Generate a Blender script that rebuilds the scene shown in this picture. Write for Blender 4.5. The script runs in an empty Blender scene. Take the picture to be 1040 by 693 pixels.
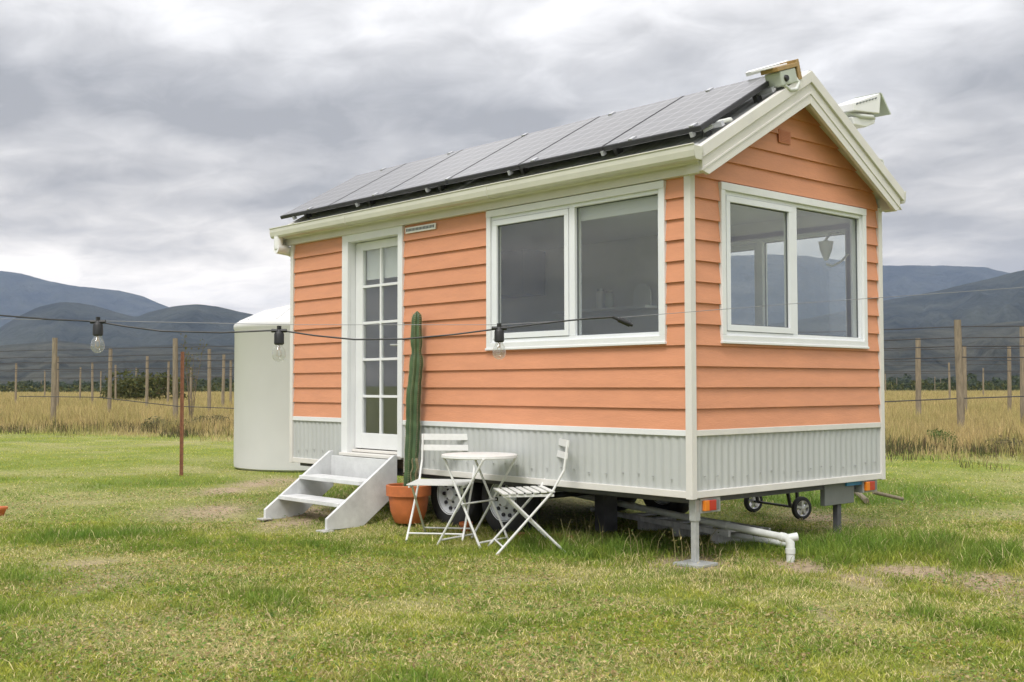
import bpy, bmesh, math, random
import numpy as np
from mathutils import Vector, Matrix, noise as mnoise
random.seed(7); rng = np.random.default_rng(7)
R = math.radians; PI = math.pi
scene = bpy.context.scene
COL = scene.collection

# ------------------------------------------------------------------ camera
CAMP = Vector((5.0037, -6.1533, 1.2462)); FPX = 1157.15
HEAD = R(40.2) + 0.0310
PITCH = 0.0392; ROLL = -0.0016
Fh = Vector((-math.cos(HEAD), math.sin(HEAD), 0)); Rh = Vector((math.sin(HEAD), math.cos(HEAD), 0)); UP = Vector((0, 0, 1))
F2 = Fh*math.cos(PITCH) + UP*math.sin(PITCH); U2 = UP*math.cos(PITCH) - Fh*math.sin(PITCH)
R3 = Rh*math.cos(ROLL) + U2*math.sin(ROLL); U3 = U2*math.cos(ROLL) - Rh*math.sin(ROLL)
cam_d = bpy.data.cameras.new("camera"); cam = bpy.data.objects.new("camera", cam_d); COL.objects.link(cam)
cam_d.sensor_width = 36; cam_d.lens = FPX/1040*36; cam_d.clip_end = 30000; cam_d.clip_start = 0.05
cam.matrix_world = Matrix(((R3.x, U3.x, -F2.x, CAMP.x), (R3.y, U3.y, -F2.y, CAMP.y), (R3.z, U3.z, -F2.z, CAMP.z), (0, 0, 0, 1)))
scene.camera = cam

def ray(x, y): return F2 + R3*((x-520)/FPX) + U3*((346.5-y)/FPX)
def at(x, y, z=0.0):
    r = ray(x, y); return CAMP + r*((z-CAMP.z)/r.z)
def atd(x, d, z=0.0):
    """ground position on the bearing of column x, d metres out"""
    p = CAMP + (Fh + Rh*((x-520)/FPX))*d; return Vector((p.x, p.y, z))

# ------------------------------------------------------------------ materials
def mat(name, col, rough=0.6, metal=0.0, var=0.0, scale=8.0, bump=0.0, bscale=60.0, col2=None, stretch=(1, 1, 1), spec=0.5, trans=0.0, coat=0.0):
    m = bpy.data.materials.new(name); m.use_nodes = True
    nt = m.node_tree; b = nt.nodes['Principled BSDF']
    b.inputs['Roughness'].default_value = rough; b.inputs['Metallic'].default_value = metal
    b.inputs['Specular IOR Level'].default_value = spec
    b.inputs['Base Color'].default_value = (*col, 1)
    if coat: b.inputs['Coat Weight'].default_value = coat
    tc = nt.nodes.new('ShaderNodeTexCoord'); mp = nt.nodes.new('ShaderNodeMapping')
    mp.inputs['Scale'].default_value = stretch
    nt.links.new(tc.outputs['Object'], mp.inputs['Vector'])
    if var > 0:
        n = nt.nodes.new('ShaderNodeTexNoise'); n.inputs['Scale'].default_value = scale; n.inputs['Detail'].default_value = 8; n.inputs['Roughness'].default_value = 0.65
        nt.links.new(mp.outputs[0], n.inputs['Vector'])
        r = nt.nodes.new('ShaderNodeValToRGB'); r.color_ramp.elements[0].position = 0.3; r.color_ramp.elements[1].position = 0.7
        c2 = col2 if col2 else tuple(min(1, c*(1+var)) for c in col)
        c1 = tuple(c*(1-var) for c in col)
        r.color_ramp.elements[0].color = (*c1, 1); r.color_ramp.elements[1].color = (*c2, 1)
        nt.links.new(n.outputs['Fac'], r.inputs['Fac']); nt.links.new(r.outputs['Color'], b.inputs['Base Color'])
        rr = nt.nodes.new('ShaderNodeMapRange'); rr.inputs['To Min'].default_value = max(0.02, rough-0.12); rr.inputs['To Max'].default_value = min(1, rough+0.12)
        nt.links.new(n.outputs['Fac'], rr.inputs['Value']); nt.links.new(rr.outputs[0], b.inputs['Roughness'])
    if bump > 0:
        n2 = nt.nodes.new('ShaderNodeTexNoise'); n2.inputs['Scale'].default_value = bscale; n2.inputs['Detail'].default_value = 5
        nt.links.new(mp.outputs[0], n2.inputs['Vector'])
        bp = nt.nodes.new('ShaderNodeBump'); bp.inputs['Strength'].default_value = bump; bp.inputs['Distance'].default_value = 0.01
        nt.links.new(n2.outputs['Fac'], bp.inputs['Height']); nt.links.new(bp.outputs[0], b.inputs['Normal'])
    return m

M = {}
M['orange'] = mat('orange_paint', (.62, .275, .152), .55, var=.085, scale=2.2, bump=.2, bscale=25, stretch=(1, 1, 5), spec=.35)
M['cream'] = mat('cream_paint', (.66, .64, .60), .5, var=.05, scale=4, bump=.05, spec=.4)
M['white'] = mat('white_paint', (.72, .73, .73), .45, var=.04, scale=5, bump=.05)
M['winframe'] = mat('window_frame_white', (.74, .76, .78), .4, var=.03, scale=6)
M['seal'] = mat('rubber_seal', (.10, .11, .12), .6)
M['step'] = mat('step_paint', (.62, .63, .63), .6, var=.14, scale=7, bump=.15, bscale=40)
M['zinc'] = mat('corrugated_grey', (.46, .475, .46), .65, var=.05, scale=3, stretch=(1, 1, .3), spec=.3)
M['roof'] = mat('roof_metal', (.56, .57, .56), .45, var=.08, scale=3, stretch=(1, .2, 1))
M['gutter'] = mat('gutter_paint', (.57, .565, .48), .38, var=.06, scale=3)
M['galv'] = mat('galvanised_steel', (.42, .43, .42), .5, .35, var=.15, scale=20, bump=.1)
M['dark'] = mat('dark_steel', (.03, .03, .033), .6, var=.3, scale=12, bump=.1)
M['chassis'] = mat('chassis_steel', (.09, .09, .095), .7, var=.3, scale=8)
M['blue'] = mat('blue_chassis_paint', (.03, .22, .42), .45, var=.1)
M['boxgrey'] = mat('toolbox_grey', (.16, .17, .16), .5, var=.1)
M['rubber'] = mat('tyre_rubber', (.025, .025, .026), .85, var=.3, scale=30, bump=.3, bscale=80)
M['rim'] = mat('wheel_rim_white', (.66, .68, .70), .4, var=.05)
M['rimsilver'] = mat('wheel_rim_silver', (.55, .56, .58), .3, .6)
M['terra'] = mat('terracotta', (.50, .145, .045), .6, var=.18, scale=9, bump=.12, bscale=40)
M['soil'] = mat('potting_soil', (.05, .035, .025), .95, var=.4, scale=50, bump=.6, bscale=90)
M['cactus'] = mat('cactus_skin', (.055, .105, .045), .55, var=.35, scale=14, bump=.15, col2=(.09, .15, .06))
M['spine'] = mat('cactus_spines', (.50, .42, .27), .8, var=.2, scale=60)
M['wirewhite'] = mat('furniture_white', (.70, .70, .68), .45, var=.06, scale=20, bump=.05)
M['pvc'] = mat('pvc_pipe', (.62, .64, .61), .45, var=.12, scale=9)
M['pvcwhite'] = mat('pvc_white', (.70, .70, .67), .4, var=.08, scale=9)
M['tank'] = mat('tank_poly', (.60, .60, .595), .55, var=.03, scale=2, bump=.03)
M['post'] = mat('weathered_timber', (.215, .18, .125), .9, var=.35, scale=6, bump=.6, bscale=25, stretch=(4, 4, .6))
M['rust'] = mat('rusty_steel', (.20, .085, .045), .85, var=.35, scale=25, bump=.3)
M['wire'] = mat('wire_dark', (.03, .03, .033), .6)
M['wiregrey'] = mat('steel_wire', (.22, .22, .23), .5, .4)
M['black'] = mat('black_plastic', (.012, .012, .013), .5, var=.2, scale=20)
M['brass'] = mat('tan_plastic', (.34, .22, .08), .45, var=.15, scale=20)
M['devgrey'] = mat('device_grey', (.46, .50, .43), .5, var=.08)
M['devwhite'] = mat('device_white', (.80, .80, .80), .4)
M['brown'] = mat('vent_brown', (.55, .21, .11), .6)
M['amber'] = mat('amber_lens', (.72, .20, .012), .3, spec=.6, coat=.5)
M['red'] = mat('red_lens', (.45, .018, .012), .3, spec=.6, coat=.5)
M['lining'] = mat('interior_lining', (.66, .66, .64), .7, var=.03)
M['floorint'] = mat('interior_floor', (.16, .12, .08), .6, var=.2, scale=4, stretch=(1, 8, 1))
M['cabinet'] = mat('cabinet_paint', (.20, .21, .21), .6, var=.05)
M['blind'] = mat('blind_fabric', (.62, .63, .60), .8)
M['brick'] = mat('red_brick', (.30, .10, .055), .9, var=.3, scale=20, bump=.5)
M['concrete'] = mat('concrete', (.42, .41, .38), .9, var=.15, scale=20, bump=.4)
M['slat'] = mat('grey_timber', (.52, .52, .50), .85, var=.25, scale=10, bump=.4, stretch=(1, 5, 1))
M['bark'] = mat('bark', (.13, .10, .07), .9, var=.3, scale=15, bump=.6)

def glass_mat(name, tint=(.86, .89, .87), ior=1.5, dirt_sheen=.02, gl=1.0):
    m = bpy.data.materials.new(name); m.use_nodes = True; nt = m.node_tree
    for n in list(nt.nodes): nt.nodes.remove(n)
    out = nt.nodes.new('ShaderNodeOutputMaterial'); mx = nt.nodes.new('ShaderNodeMixShader')
    t = nt.nodes.new('ShaderNodeBsdfTransparent'); t.inputs['Color'].default_value = (*tint, 1)
    g = nt.nodes.new('ShaderNodeBsdfGlossy'); g.inputs['Roughness'].default_value = .01; g.inputs['Color'].default_value = (.95, .97, 1, 1)
    f = nt.nodes.new('ShaderNodeFresnel'); f.inputs['IOR'].default_value = ior
    ge = nt.nodes.new('ShaderNodeNewGeometry'); io = nt.nodes.new('ShaderNodeMapRange'); io.inputs['To Min'].default_value = ior; io.inputs['To Max'].default_value = 1/ior
    nt.links.new(ge.outputs['Backfacing'], io.inputs['Value']); nt.links.new(io.outputs[0], f.inputs['IOR'])
    k = nt.nodes.new('ShaderNodeMath'); k.operation = 'MULTIPLY'; k.inputs[1].default_value = gl
    nt.links.new(f.outputs[0], k.inputs[0]); nt.links.new(k.outputs[0], mx.inputs[0])
    nt.links.new(t.outputs[0], mx.inputs[1]); nt.links.new(g.outputs[0], mx.inputs[2])
    d = nt.nodes.new('ShaderNodeBsdfDiffuse'); d.inputs['Color'].default_value = (.5, .5, .5, 1)
    n = nt.nodes.new('ShaderNodeTexNoise'); n.inputs['Scale'].default_value = 2.2; n.inputs['Detail'].default_value = 6
    mm = nt.nodes.new('ShaderNodeMath'); mm.operation = 'MULTIPLY'; mm.inputs[1].default_value = dirt_sheen*2
    nt.links.new(n.outputs['Fac'], mm.inputs[0])
    m2 = nt.nodes.new('ShaderNodeMixShader'); nt.links.new(mm.outputs[0], m2.inputs[0]); nt.links.new(mx.outputs[0], m2.inputs[1]); nt.links.new(d.outputs[0], m2.inputs[2])
    nt.links.new(m2.outputs[0], out.inputs['Surface'])
    return m
M['glass'] = glass_mat('window_glass', dirt_sheen=.045, gl=2.0)
M['bulbglass'] = glass_mat('bulb_glass', (.95, .95, .93), 1.7, .16)  # strong pale diffuse share paints a bright sheen onto the clear bulbs

def solar_mat():
    m = mat('solar_cells', (.05, .05, .056), .33, spec=.6, coat=.45); nt = m.node_tree; b = nt.nodes['Principled BSDF']
    b.inputs['Coat Roughness'].default_value = .16
    tc = nt.nodes.new('ShaderNodeTexCoord')
    br = nt.nodes.new('ShaderNodeTexBrick'); br.offset = 0; br.inputs['Scale'].default_value = 1
    br.inputs['Brick Width'].default_value = .155; br.inputs['Row Height'].default_value = .155; br.inputs['Mortar Size'].default_value = .004
    br.inputs['Color1'].default_value = (.035, .036, .045, 1); br.inputs['Color2'].default_value = (.042, .042, .05, 1); br.inputs['Mortar'].default_value = (.26, .26, .27, 1)
    nt.links.new(tc.outputs['Object'], br.inputs['Vector']); nt.links.new(br.outputs['Color'], b.inputs['Base Color'])
    return m
M['solar'] = solar_mat()

def attr_mat(name, transl=.3, rough=.7, attr='Col'):
    m = bpy.data.materials.new(name); m.use_nodes = True; nt = m.node_tree
    b = nt.nodes['Principled BSDF']; out = nt.nodes['Material Output']
    a = nt.nodes.new('ShaderNodeAttribute'); a.attribute_name = attr
    b.inputs['Roughness'].default_value = rough; b.inputs['Specular IOR Level'].default_value = .25
    nt.links.new(a.outputs['Color'], b.inputs['Base Color'])
    t = nt.nodes.new('ShaderNodeBsdfTranslucent'); nt.links.new(a.outputs['Color'], t.inputs['Color'])
    mx = nt.nodes.new('ShaderNodeMixShader'); mx.inputs[0].default_value = transl
    nt.links.new(b.outputs[0], mx.inputs[1]); nt.links.new(t.outputs[0], mx.inputs[2]); nt.links.new(mx.outputs[0], out.inputs['Surface'])
    return m
M['grass'] = attr_mat('grass_blades', .35); M['leaf'] = attr_mat('leaves', .3)

# ------------------------------------------------------------------ mesh helpers
class MB:
    def __init__(s): s.v = []; s.f = []; s.m2 = None; s.n2 = 0
    def quad(s, *p):
        i = len(s.v); s.v += [tuple(q) for q in p]; s.f.append(tuple(range(i, i+len(p)))); return s
    def hexa(s, P):
        i = len(s.v); s.v += [tuple(q) for q in P]
        for f in ((0, 3, 2, 1), (4, 5, 6, 7), (0, 1, 5, 4), (1, 2, 6, 5), (2, 3, 7, 6), (3, 0, 4, 7)): s.f.append(tuple(i+k for k in f))
        return s
    def box(s, x0, x1, y0, y1, z0, z1):
        return s.hexa([(x0, y0, z0), (x1, y0, z0), (x1, y1, z0), (x0, y1, z0), (x0, y0, z1), (x1, y0, z1), (x1, y1, z1), (x0, y1, z1)])
    def fbox(s, F, u0, u1, n0, n1, z0, z1):
        O, u, n = F
        def P(a, b, c): return O + u*a + n*b + Vector((0, 0, c))
        return s.hexa([P(u0, n0, z0), P(u1, n0, z0), P(u1, n1, z0), P(u0, n1, z0), P(u0, n0, z1), P(u1, n0, z1), P(u1, n1, z1), P(u0, n1, z1)])
    def obox(s, c, ax, ay, az):
        c = Vector(c); ax = Vector(ax); ay = Vector(ay); az = Vector(az)
        return s.hexa([c-ax-ay-az, c+ax-ay-az, c+ax+ay-az, c-ax+ay-az, c-ax-ay+az, c+ax-ay+az, c+ax+ay+az, c-ax+ay+az])
    def tube(s, pts, r, n=10, caps=True):
        pts = [Vector(p) for p in pts]; rs = r if isinstance(r, (list, tuple)) else [r]*len(pts)
        i0 = len(s.v); prev = None
        for k, p in enumerate(pts):
            t = (pts[min(k+1, len(pts)-1)] - pts[max(k-1, 0)]).normalized()
            if prev is None:
                a = Vector((0, 0, 1)) if abs(t.z) < .9 else Vector((1, 0, 0)); x = t.cross(a).normalized()
            else:
                x = (prev - t*prev.dot(t)).normalized()
            prev = x; y = t.cross(x)
            for j in range(n):
                an = 2*PI*j/n; s.v.append(tuple(p + (x*math.cos(an)+y*math.sin(an))*rs[k]))
        for k in range(len(pts)-1):
            for j in range(n):
                a = i0+k*n+j; b = i0+k*n+(j+1) % n; s.f.append((a, b, b+n, a+n))
        if caps:
            s.f.append(tuple(range(i0+n-1, i0-1, -1))); e = i0+(len(pts)-1)*n; s.f.append(tuple(range(e, e+n)))
        return s
    def flat(s, p, q, w, t, wdir):
        """flat bar from p to q, width w along wdir, thickness t"""
        p = Vector(p); q = Vector(q); d = (q-p); wd = Vector(wdir); wd = (wd - d.normalized()*wd.dot(d.normalized())).normalized(); td = d.normalized().cross(wd)
        return s.obox((p+q)/2, d/2, wd*w/2, td*t/2)
    def lathe(s, prof, c=(0, 0, 0), n=32, axis='z'):
        i0 = len(s.v); c = Vector(c)
        for (r, z) in prof:
            for j in range(n):
                a = 2*PI*j/n
                if axis == 'z': s.v.append(tuple(c+Vector((r*math.cos(a), r*math.sin(a), z))))
                elif axis == 'y': s.v.append(tuple(c+Vector((r*math.cos(a), z, r*math.sin(a)))))
                else: s.v.append(tuple(c+Vector((z, r*math.cos(a), r*math.sin(a)))))
        for k in range(len(prof)-1):
            for j in range(n):
                a = i0+k*n+j; b = i0+k*n+(j+1) % n; s.f.append((a, b, b+n, a+n))
        return s
    def prism(s, poly, ex):
        """extrude a polygon of 3-d points by ex"""
        i = len(s.v); n = len(poly); ex = Vector(ex)
        s.v += [tuple(p) for p in poly] + [tuple(Vector(p)+ex) for p in poly]
        s.f.append(tuple(range(i, i+n))[::-1]); s.f.append(tuple(range(i+n, i+2*n)))
        for k in range(n): s.f.append((i+k, i+(k+1) % n, i+n+(k+1) % n, i+n+k))
        return s
    def build(s, name, m, parent=None, smooth=False, bevel=0.0, org=None):
        me = bpy.data.meshes.new(name); bm = bmesh.new()
        o3 = Vector(org) if org is not None else Vector((0, 0, 0))
        vs = [bm.verts.new(Vector(v)-o3) for v in s.v]
        for fi, f in enumerate(s.f):
            try:
                nf = bm.faces.new([vs[i] for i in f])
                if s.m2 is not None and fi >= s.n2: nf.material_index = 1
            except ValueError: pass
        bmesh.ops.remove_doubles(bm, verts=bm.verts, dist=1e-6)
        bmesh.ops.recalc_face_normals(bm, faces=bm.faces)
        bm.to_mesh(me); bm.free()
        me.materials.append(m)
        if s.m2 is not None: me.materials.append(s.m2)
        if smooth: me.polygons.foreach_set('use_smooth', [True]*len(me.polygons))
        o = bpy.data.objects.new(name, me); COL.objects.link(o); o.location = o3
        if parent is not None:
            o.parent = parent
            base = Vector(parent.matrix_world.translation) if False else wloc(parent)
            o.location = o3 - base
        if bevel > 0:
            b = o.modifiers.new('bevel', 'BEVEL'); b.width = bevel; b.segments = 2; b.limit_method = 'ANGLE'; b.angle_limit = R(35)
        if smooth:
            w = o.modifiers.new('wn', 'EDGE_SPLIT'); w.split_angle = R(40)
        return o
def wloc(o):
    p = Vector(o.location)
    while o.parent is not None: o = o.parent; p += Vector(o.location)
    return p
def tag(o, label=None, cat=None, group=None, kind=None):
    if label: o['label'] = label
    if cat: o['category'] = cat
    if group: o['group'] = group
    if kind: o['kind'] = kind
    return o
def empty(name, loc, label, cat, group=None):
    o = bpy.data.objects.new(name, None); COL.objects.link(o); o.location = loc; o.empty_display_size = .2
    return tag(o, label, cat, group)
def V(*a): return Vector(a)
def npmesh(name, verts, faces_flat, nper, colors=None, m=None, smooth=False):
    """verts (N,3); faces_flat: int array; nper: array of loop counts"""
    me = bpy.data.meshes.new(name)
    me.vertices.add(len(verts)); me.vertices.foreach_set('co', verts.astype(np.float32).ravel())
    me.loops.add(len(faces_flat)); me.loops.foreach_set('vertex_index', faces_flat.astype(np.int32))
    me.polygons.add(len(nper)); st = np.concatenate([[0], np.cumsum(nper)[:-1]])
    me.polygons.foreach_set('loop_start', st.astype(np.int32)); 
    me.update(calc_edges=True)
    if colors is not None:
        a = me.attributes.new('Col', 'FLOAT_COLOR', 'POINT')
        c = np.ones((len(verts), 4), np.float32); c[:, :3] = colors; a.data.foreach_set('color', c.ravel())
    if m: me.materials.append(m)
    if smooth: me.polygons.foreach_set('use_smooth', np.ones(len(nper), bool))
    o = bpy.data.objects.new(name, me); COL.objects.link(o); return o

# ------------------------------------------------------------------ numpy value noise
_perm = rng.random((256, 256))
def vnoise(x, y):
    xi = np.floor(x).astype(int); yi = np.floor(y).astype(int); fx = x-xi; fy = y-yi
    fx = fx*fx*(3-2*fx); fy = fy*fy*(3-2*fy)
    g = lambda a, b: _perm[a & 255, b & 255]
    return (g(xi, yi)*(1-fx)+g(xi+1, yi)*fx)*(1-fy) + (g(xi, yi+1)*(1-fx)+g(xi+1, yi+1)*fx)*fy
def fbm(x, y, o=4):
    s = 0; a = .5; t = 0
    for k in range(o): s = s+a*vnoise(x*2**k+17*k, y*2**k+31*k); t += a; a *= .5
    return s/t

# ------------------------------------------------------------------ ground zones
def patch_list(lst):
    out = []
    for (px, py, hw, hh, s) in lst:
        c = at(px, py); d = (c-CAMP).dot(Fh)
        rd = abs((at(px, py+hh)-at(px, py-hh)).dot(Fh))/2
        out.append((c.x, c.y, hw/FPX*d, rd*(1.7 if lst[0][0] == 224 and s >= .7 else 1), s))
    return out
BARE = patch_list([(224, 500, 16, 2, 1), (273, 490, 26, 2.5, 1), (215, 521, 50, 3.5, .7), (305, 528, 34, 5, .9), (75, 573, 38, 8, .5), (120, 590, 40, 8, .35),
    (1010, 593, 44, 7, 1), (930, 581, 46, 4, .95), (872, 589, 26, 4, .7), (835, 622, 16, 5, .7), (812, 574, 26, 4, 1), (700, 572, 34, 5, .9), (835, 527, 26, 6, .8),
    (885, 533, 30, 6, .5), (575, 545, 26, 4, .5), (640, 610, 60, 5, .25), (560, 590, 60, 6, .3), (980, 690, 60, 12, .3), (40, 650, 60, 12, .2), (1020, 520, 40, 6, .3), (430, 610, 50, 6, .25)])
LUSH = patch_list([(430, 692, 60, 12, 1), (268, 605, 45, 12, .9), (20, 590, 45, 10, .8), (620, 558, 100, 12, 1), (850, 555, 120, 14, 1), (965, 562, 70, 10, .9), (930, 625, 30, 7, .8),
    (1000, 640, 40, 9, .5), (150, 556, 50, 5, .6), (200, 620, 40, 8, .5), (300, 555, 60, 7, .5), (850, 500, 80, 14, .6), (60, 545, 60, 7, .5), (330, 505, 30, 6, .8), (740, 590, 70, 8, .6)])
def pval(P, x, y):
    v = np.zeros_like(x)
    for (cx, cy, rw, rd, s) in P:
        dx = x-cx; dy = y-cy
        a = (dx*Rh.x+dy*Rh.y)/rw; b = (dx*Fh.x+dy*Fh.y)/rd
        v = np.maximum(v, s*np.exp(-(a*a+b*b)*.8))
    return v
FN = np.array([-.322, .947]); FP = np.array([-26.9, 4.1])
def sdist(x, y): return (x-FP[0])*FN[0]+(y-FP[1])*FN[1]
def under(x, y):   # in the rain shade of the trailer: sparse grass
    return ((x > -5.1) & (x < -.1) & (y > .35) & (y < 2.2)).astype(float)
def hgt(x, y):
    d = np.hypot(x-CAMP.x, y-CAMP.y)
    w = np.clip(1-d/120, 0, 1)
    rise = .055*np.clip((-2.5-x)/1.1, 0, 1)*np.clip((y+1.1)/.8, 0, 1)*np.clip((x+9)/3, 0, 1)
    return rise + ((fbm(x*.5, y*.5, 3)-.5)*.06 + (fbm(x*2.1+9, y*2.1, 3)-.5)*.03)*w - .006

def zones(x, y):
    bare = np.clip(pval(BARE, x, y)*(.35+1.7*fbm(x*3.1, y*3.1, 3)), 0, 1)
    bare = np.clip(bare+np.clip(fbm(x*.55+5, y*.55+40, 5)-.63, 0, 1)*1.3, 0, 1)
    lush = np.clip(1.1*pval(LUSH, x, y)*(.35+1.2*fbm(x*1.7+70, y*1.7, 3)) + np.clip(fbm(x*.45+50, y*.45, 4)-.56, 0, 1)*3, 0, 1)
    dry = np.clip(.12+(fbm(x*1.1+11, y*1.1+3, 5)-.40)*2.2 + (fbm(x*5+1, y*5+30, 3)-.5)*.9, 0, 1)
    # brighter mown strip towards the fence
    return bare, lush, dry

GREEN = np.array([.235, .300, .045]); LUSHC = np.array([.10, .205, .03]); YG = np.array([.56, .52, .09]); STRAW = np.array([.76, .64, .34]); SAND = np.array([.62, .48, .32])
GOLD = np.array([.50, .39, .19]); OLIVE = np.array([.27, .27, .085])
def mix3(a, b, t): return a*(1-t[:, None])+b*t[:, None]

# ground sheet
nr = 470; na = 420
rad = np.concatenate([[0.01], np.geomspace(.8, 7200, nr-1)]); ang = np.linspace(0, 2*PI, na, endpoint=False)
RR, AA = np.meshgrid(rad, ang, indexing='ij')
gx = (CAMP.x+RR*np.cos(AA)).ravel(); gy = (CAMP.y+RR*np.sin(AA)).ravel()
gz = hgt(gx, gy)
bare, lush, dry = zones(gx, gy)
sd = sdist(gx, gy)
c = mix3(np.broadcast_to(GREEN*.75, (len(gx), 3)), np.broadcast_to(STRAW*.55, (len(gx), 3)), dry*.5)
c = mix3(c, np.broadcast_to(LUSHC*.7, (len(gx), 3)), lush*.7)
c = mix3(c, np.broadcast_to(SAND*.62, (len(gx), 3)), np.clip(bare*1.2+under(gx, gy)*.3, 0, 1))
c = mix3(c, np.broadcast_to(GOLD*.75, (len(gx), 3)), np.clip(sd/3, 0, 1))
far = np.clip((sd-140)/120, 0, 1)
c = mix3(c, np.broadcast_to(np.array([.07, .075, .03]), (len(gx), 3)), far)
idx = np.arange(nr*na).reshape(nr, na)
a0 = idx[:-1, :]; b0 = idx[1:, :]; a1 = np.roll(a0, -1, 1); b1 = np.roll(b0, -1, 1)
faces = np.stack([a0, b0, b1, a1], -1).reshape(-1, 4)
M['ground'] = attr_mat('ground_soil_grass', 0, .95)
nt = M['ground'].node_tree; b = nt.nodes['Principled BSDF']; att = [n for n in nt.nodes if n.type == 'ATTRIBUTE'][0]
tc = nt.nodes.new('ShaderNodeTexCoord'); n1 = nt.nodes.new('ShaderNodeTexNoise'); n1.inputs['Scale'].default_value = 22; n1.inputs['Detail'].default_value = 9; n1.inputs['Roughness'].default_value = .7
nt.links.new(tc.outputs['Object'], n1.inputs['Vector'])
rp = nt.nodes.new('ShaderNodeMapRange'); rp.inputs['From Min'].default_value = .3; rp.inputs['From Max'].default_value = .7; rp.inputs['To Min'].default_value = .45; rp.inputs['To Max'].default_value = 1.45
nt.links.new(n1.outputs['Fac'], rp.inputs['Value'])
vm = nt.nodes.new('ShaderNodeVectorMath'); vm.operation = 'SCALE'; nt.links.new(att.outputs['Color'], vm.inputs[0]); nt.links.new(rp.outputs[0], vm.inputs['Scale'])
nt.links.new(vm.outputs[0], b.inputs['Base Color'])
bp = nt.nodes.new('ShaderNodeBump'); bp.inputs['Strength'].default_value = .8; bp.inputs['Distance'].default_value = .03; nt.links.new(n1.outputs['Fac'], bp.inputs['Height']); nt.links.new(bp.outputs[0], b.inputs['Normal'])
g = npmesh('ground', np.stack([gx, gy, gz], 1), faces.ravel(), np.full(len(faces), 4), c, M['ground'], True); g['kind'] = 'structure'

# ------------------------------------------------------------------ grass
def blades(x, y, h, w, lean, cols, name, rnd, label, m, seg2=True, curl=.5):
    n = len(x); z = hgt(x, y)-.004
    a = rnd.random(n)*2*PI; la = rnd.random(n)*2*PI
    ux = np.cos(a)*w/2; uy = np.sin(a)*w/2
    lx = np.cos(la)*lean*h; ly = np.sin(la)*lean*h
    hz = h*np.sqrt(np.clip(1-lean**2*.8, .05, 1))
    P0 = np.stack([x-ux, y-uy, z], 1); P1 = np.stack([x+ux, y+uy, z], 1)
    mx = x+lx*.35; my = y+ly*.35; mz = z+hz*.6
    P2 = np.stack([mx+ux*.75, my+uy*.75, mz], 1); P3 = np.stack([mx-ux*.75, my-uy*.75, mz], 1)
    P4 = np.stack([x+lx, y+ly, z+hz*(1-.25*curl*lean)], 1)
    if seg2:
        v = np.stack([P0, P1, P2, P3, P4], 1).reshape(-1, 3); b = np.arange(n)*5
        f = np.stack([b, b+1, b+2, b+3, b+3, b+2, b+4], 1).ravel(); npr = np.tile([4, 3], n); rep = 5
    else:
        v = np.stack([P0, P1, P4], 1).reshape(-1, 3); b = np.arange(n)*3
        f = np.stack([b, b+1, b+2], 1).ravel(); npr = np.full(n, 3); rep = 3
    cc = np.repeat(cols, rep, axis=0)
    o = npmesh(name, v, f, npr, cc, m)
    tag(o, label, name.replace('_', ' '), kind='stuff'); return o
def wedge(n, d0, d1, rnd, half=.62, p=1.0):
    """points by distance from the viewer, denser nearby"""
    u = rnd.random(n); d = (d0**p + u*(d1**p-d0**p))**(1/p) if p else d0*(d1/d0)**u
    t = (rnd.random(n)*2-1)*half
    x = CAMP.x + (Fh.x+Rh.x*t)*d; y = CAMP.y + (Fh.y+Rh.y*t)*d
    return x, y, d
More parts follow.
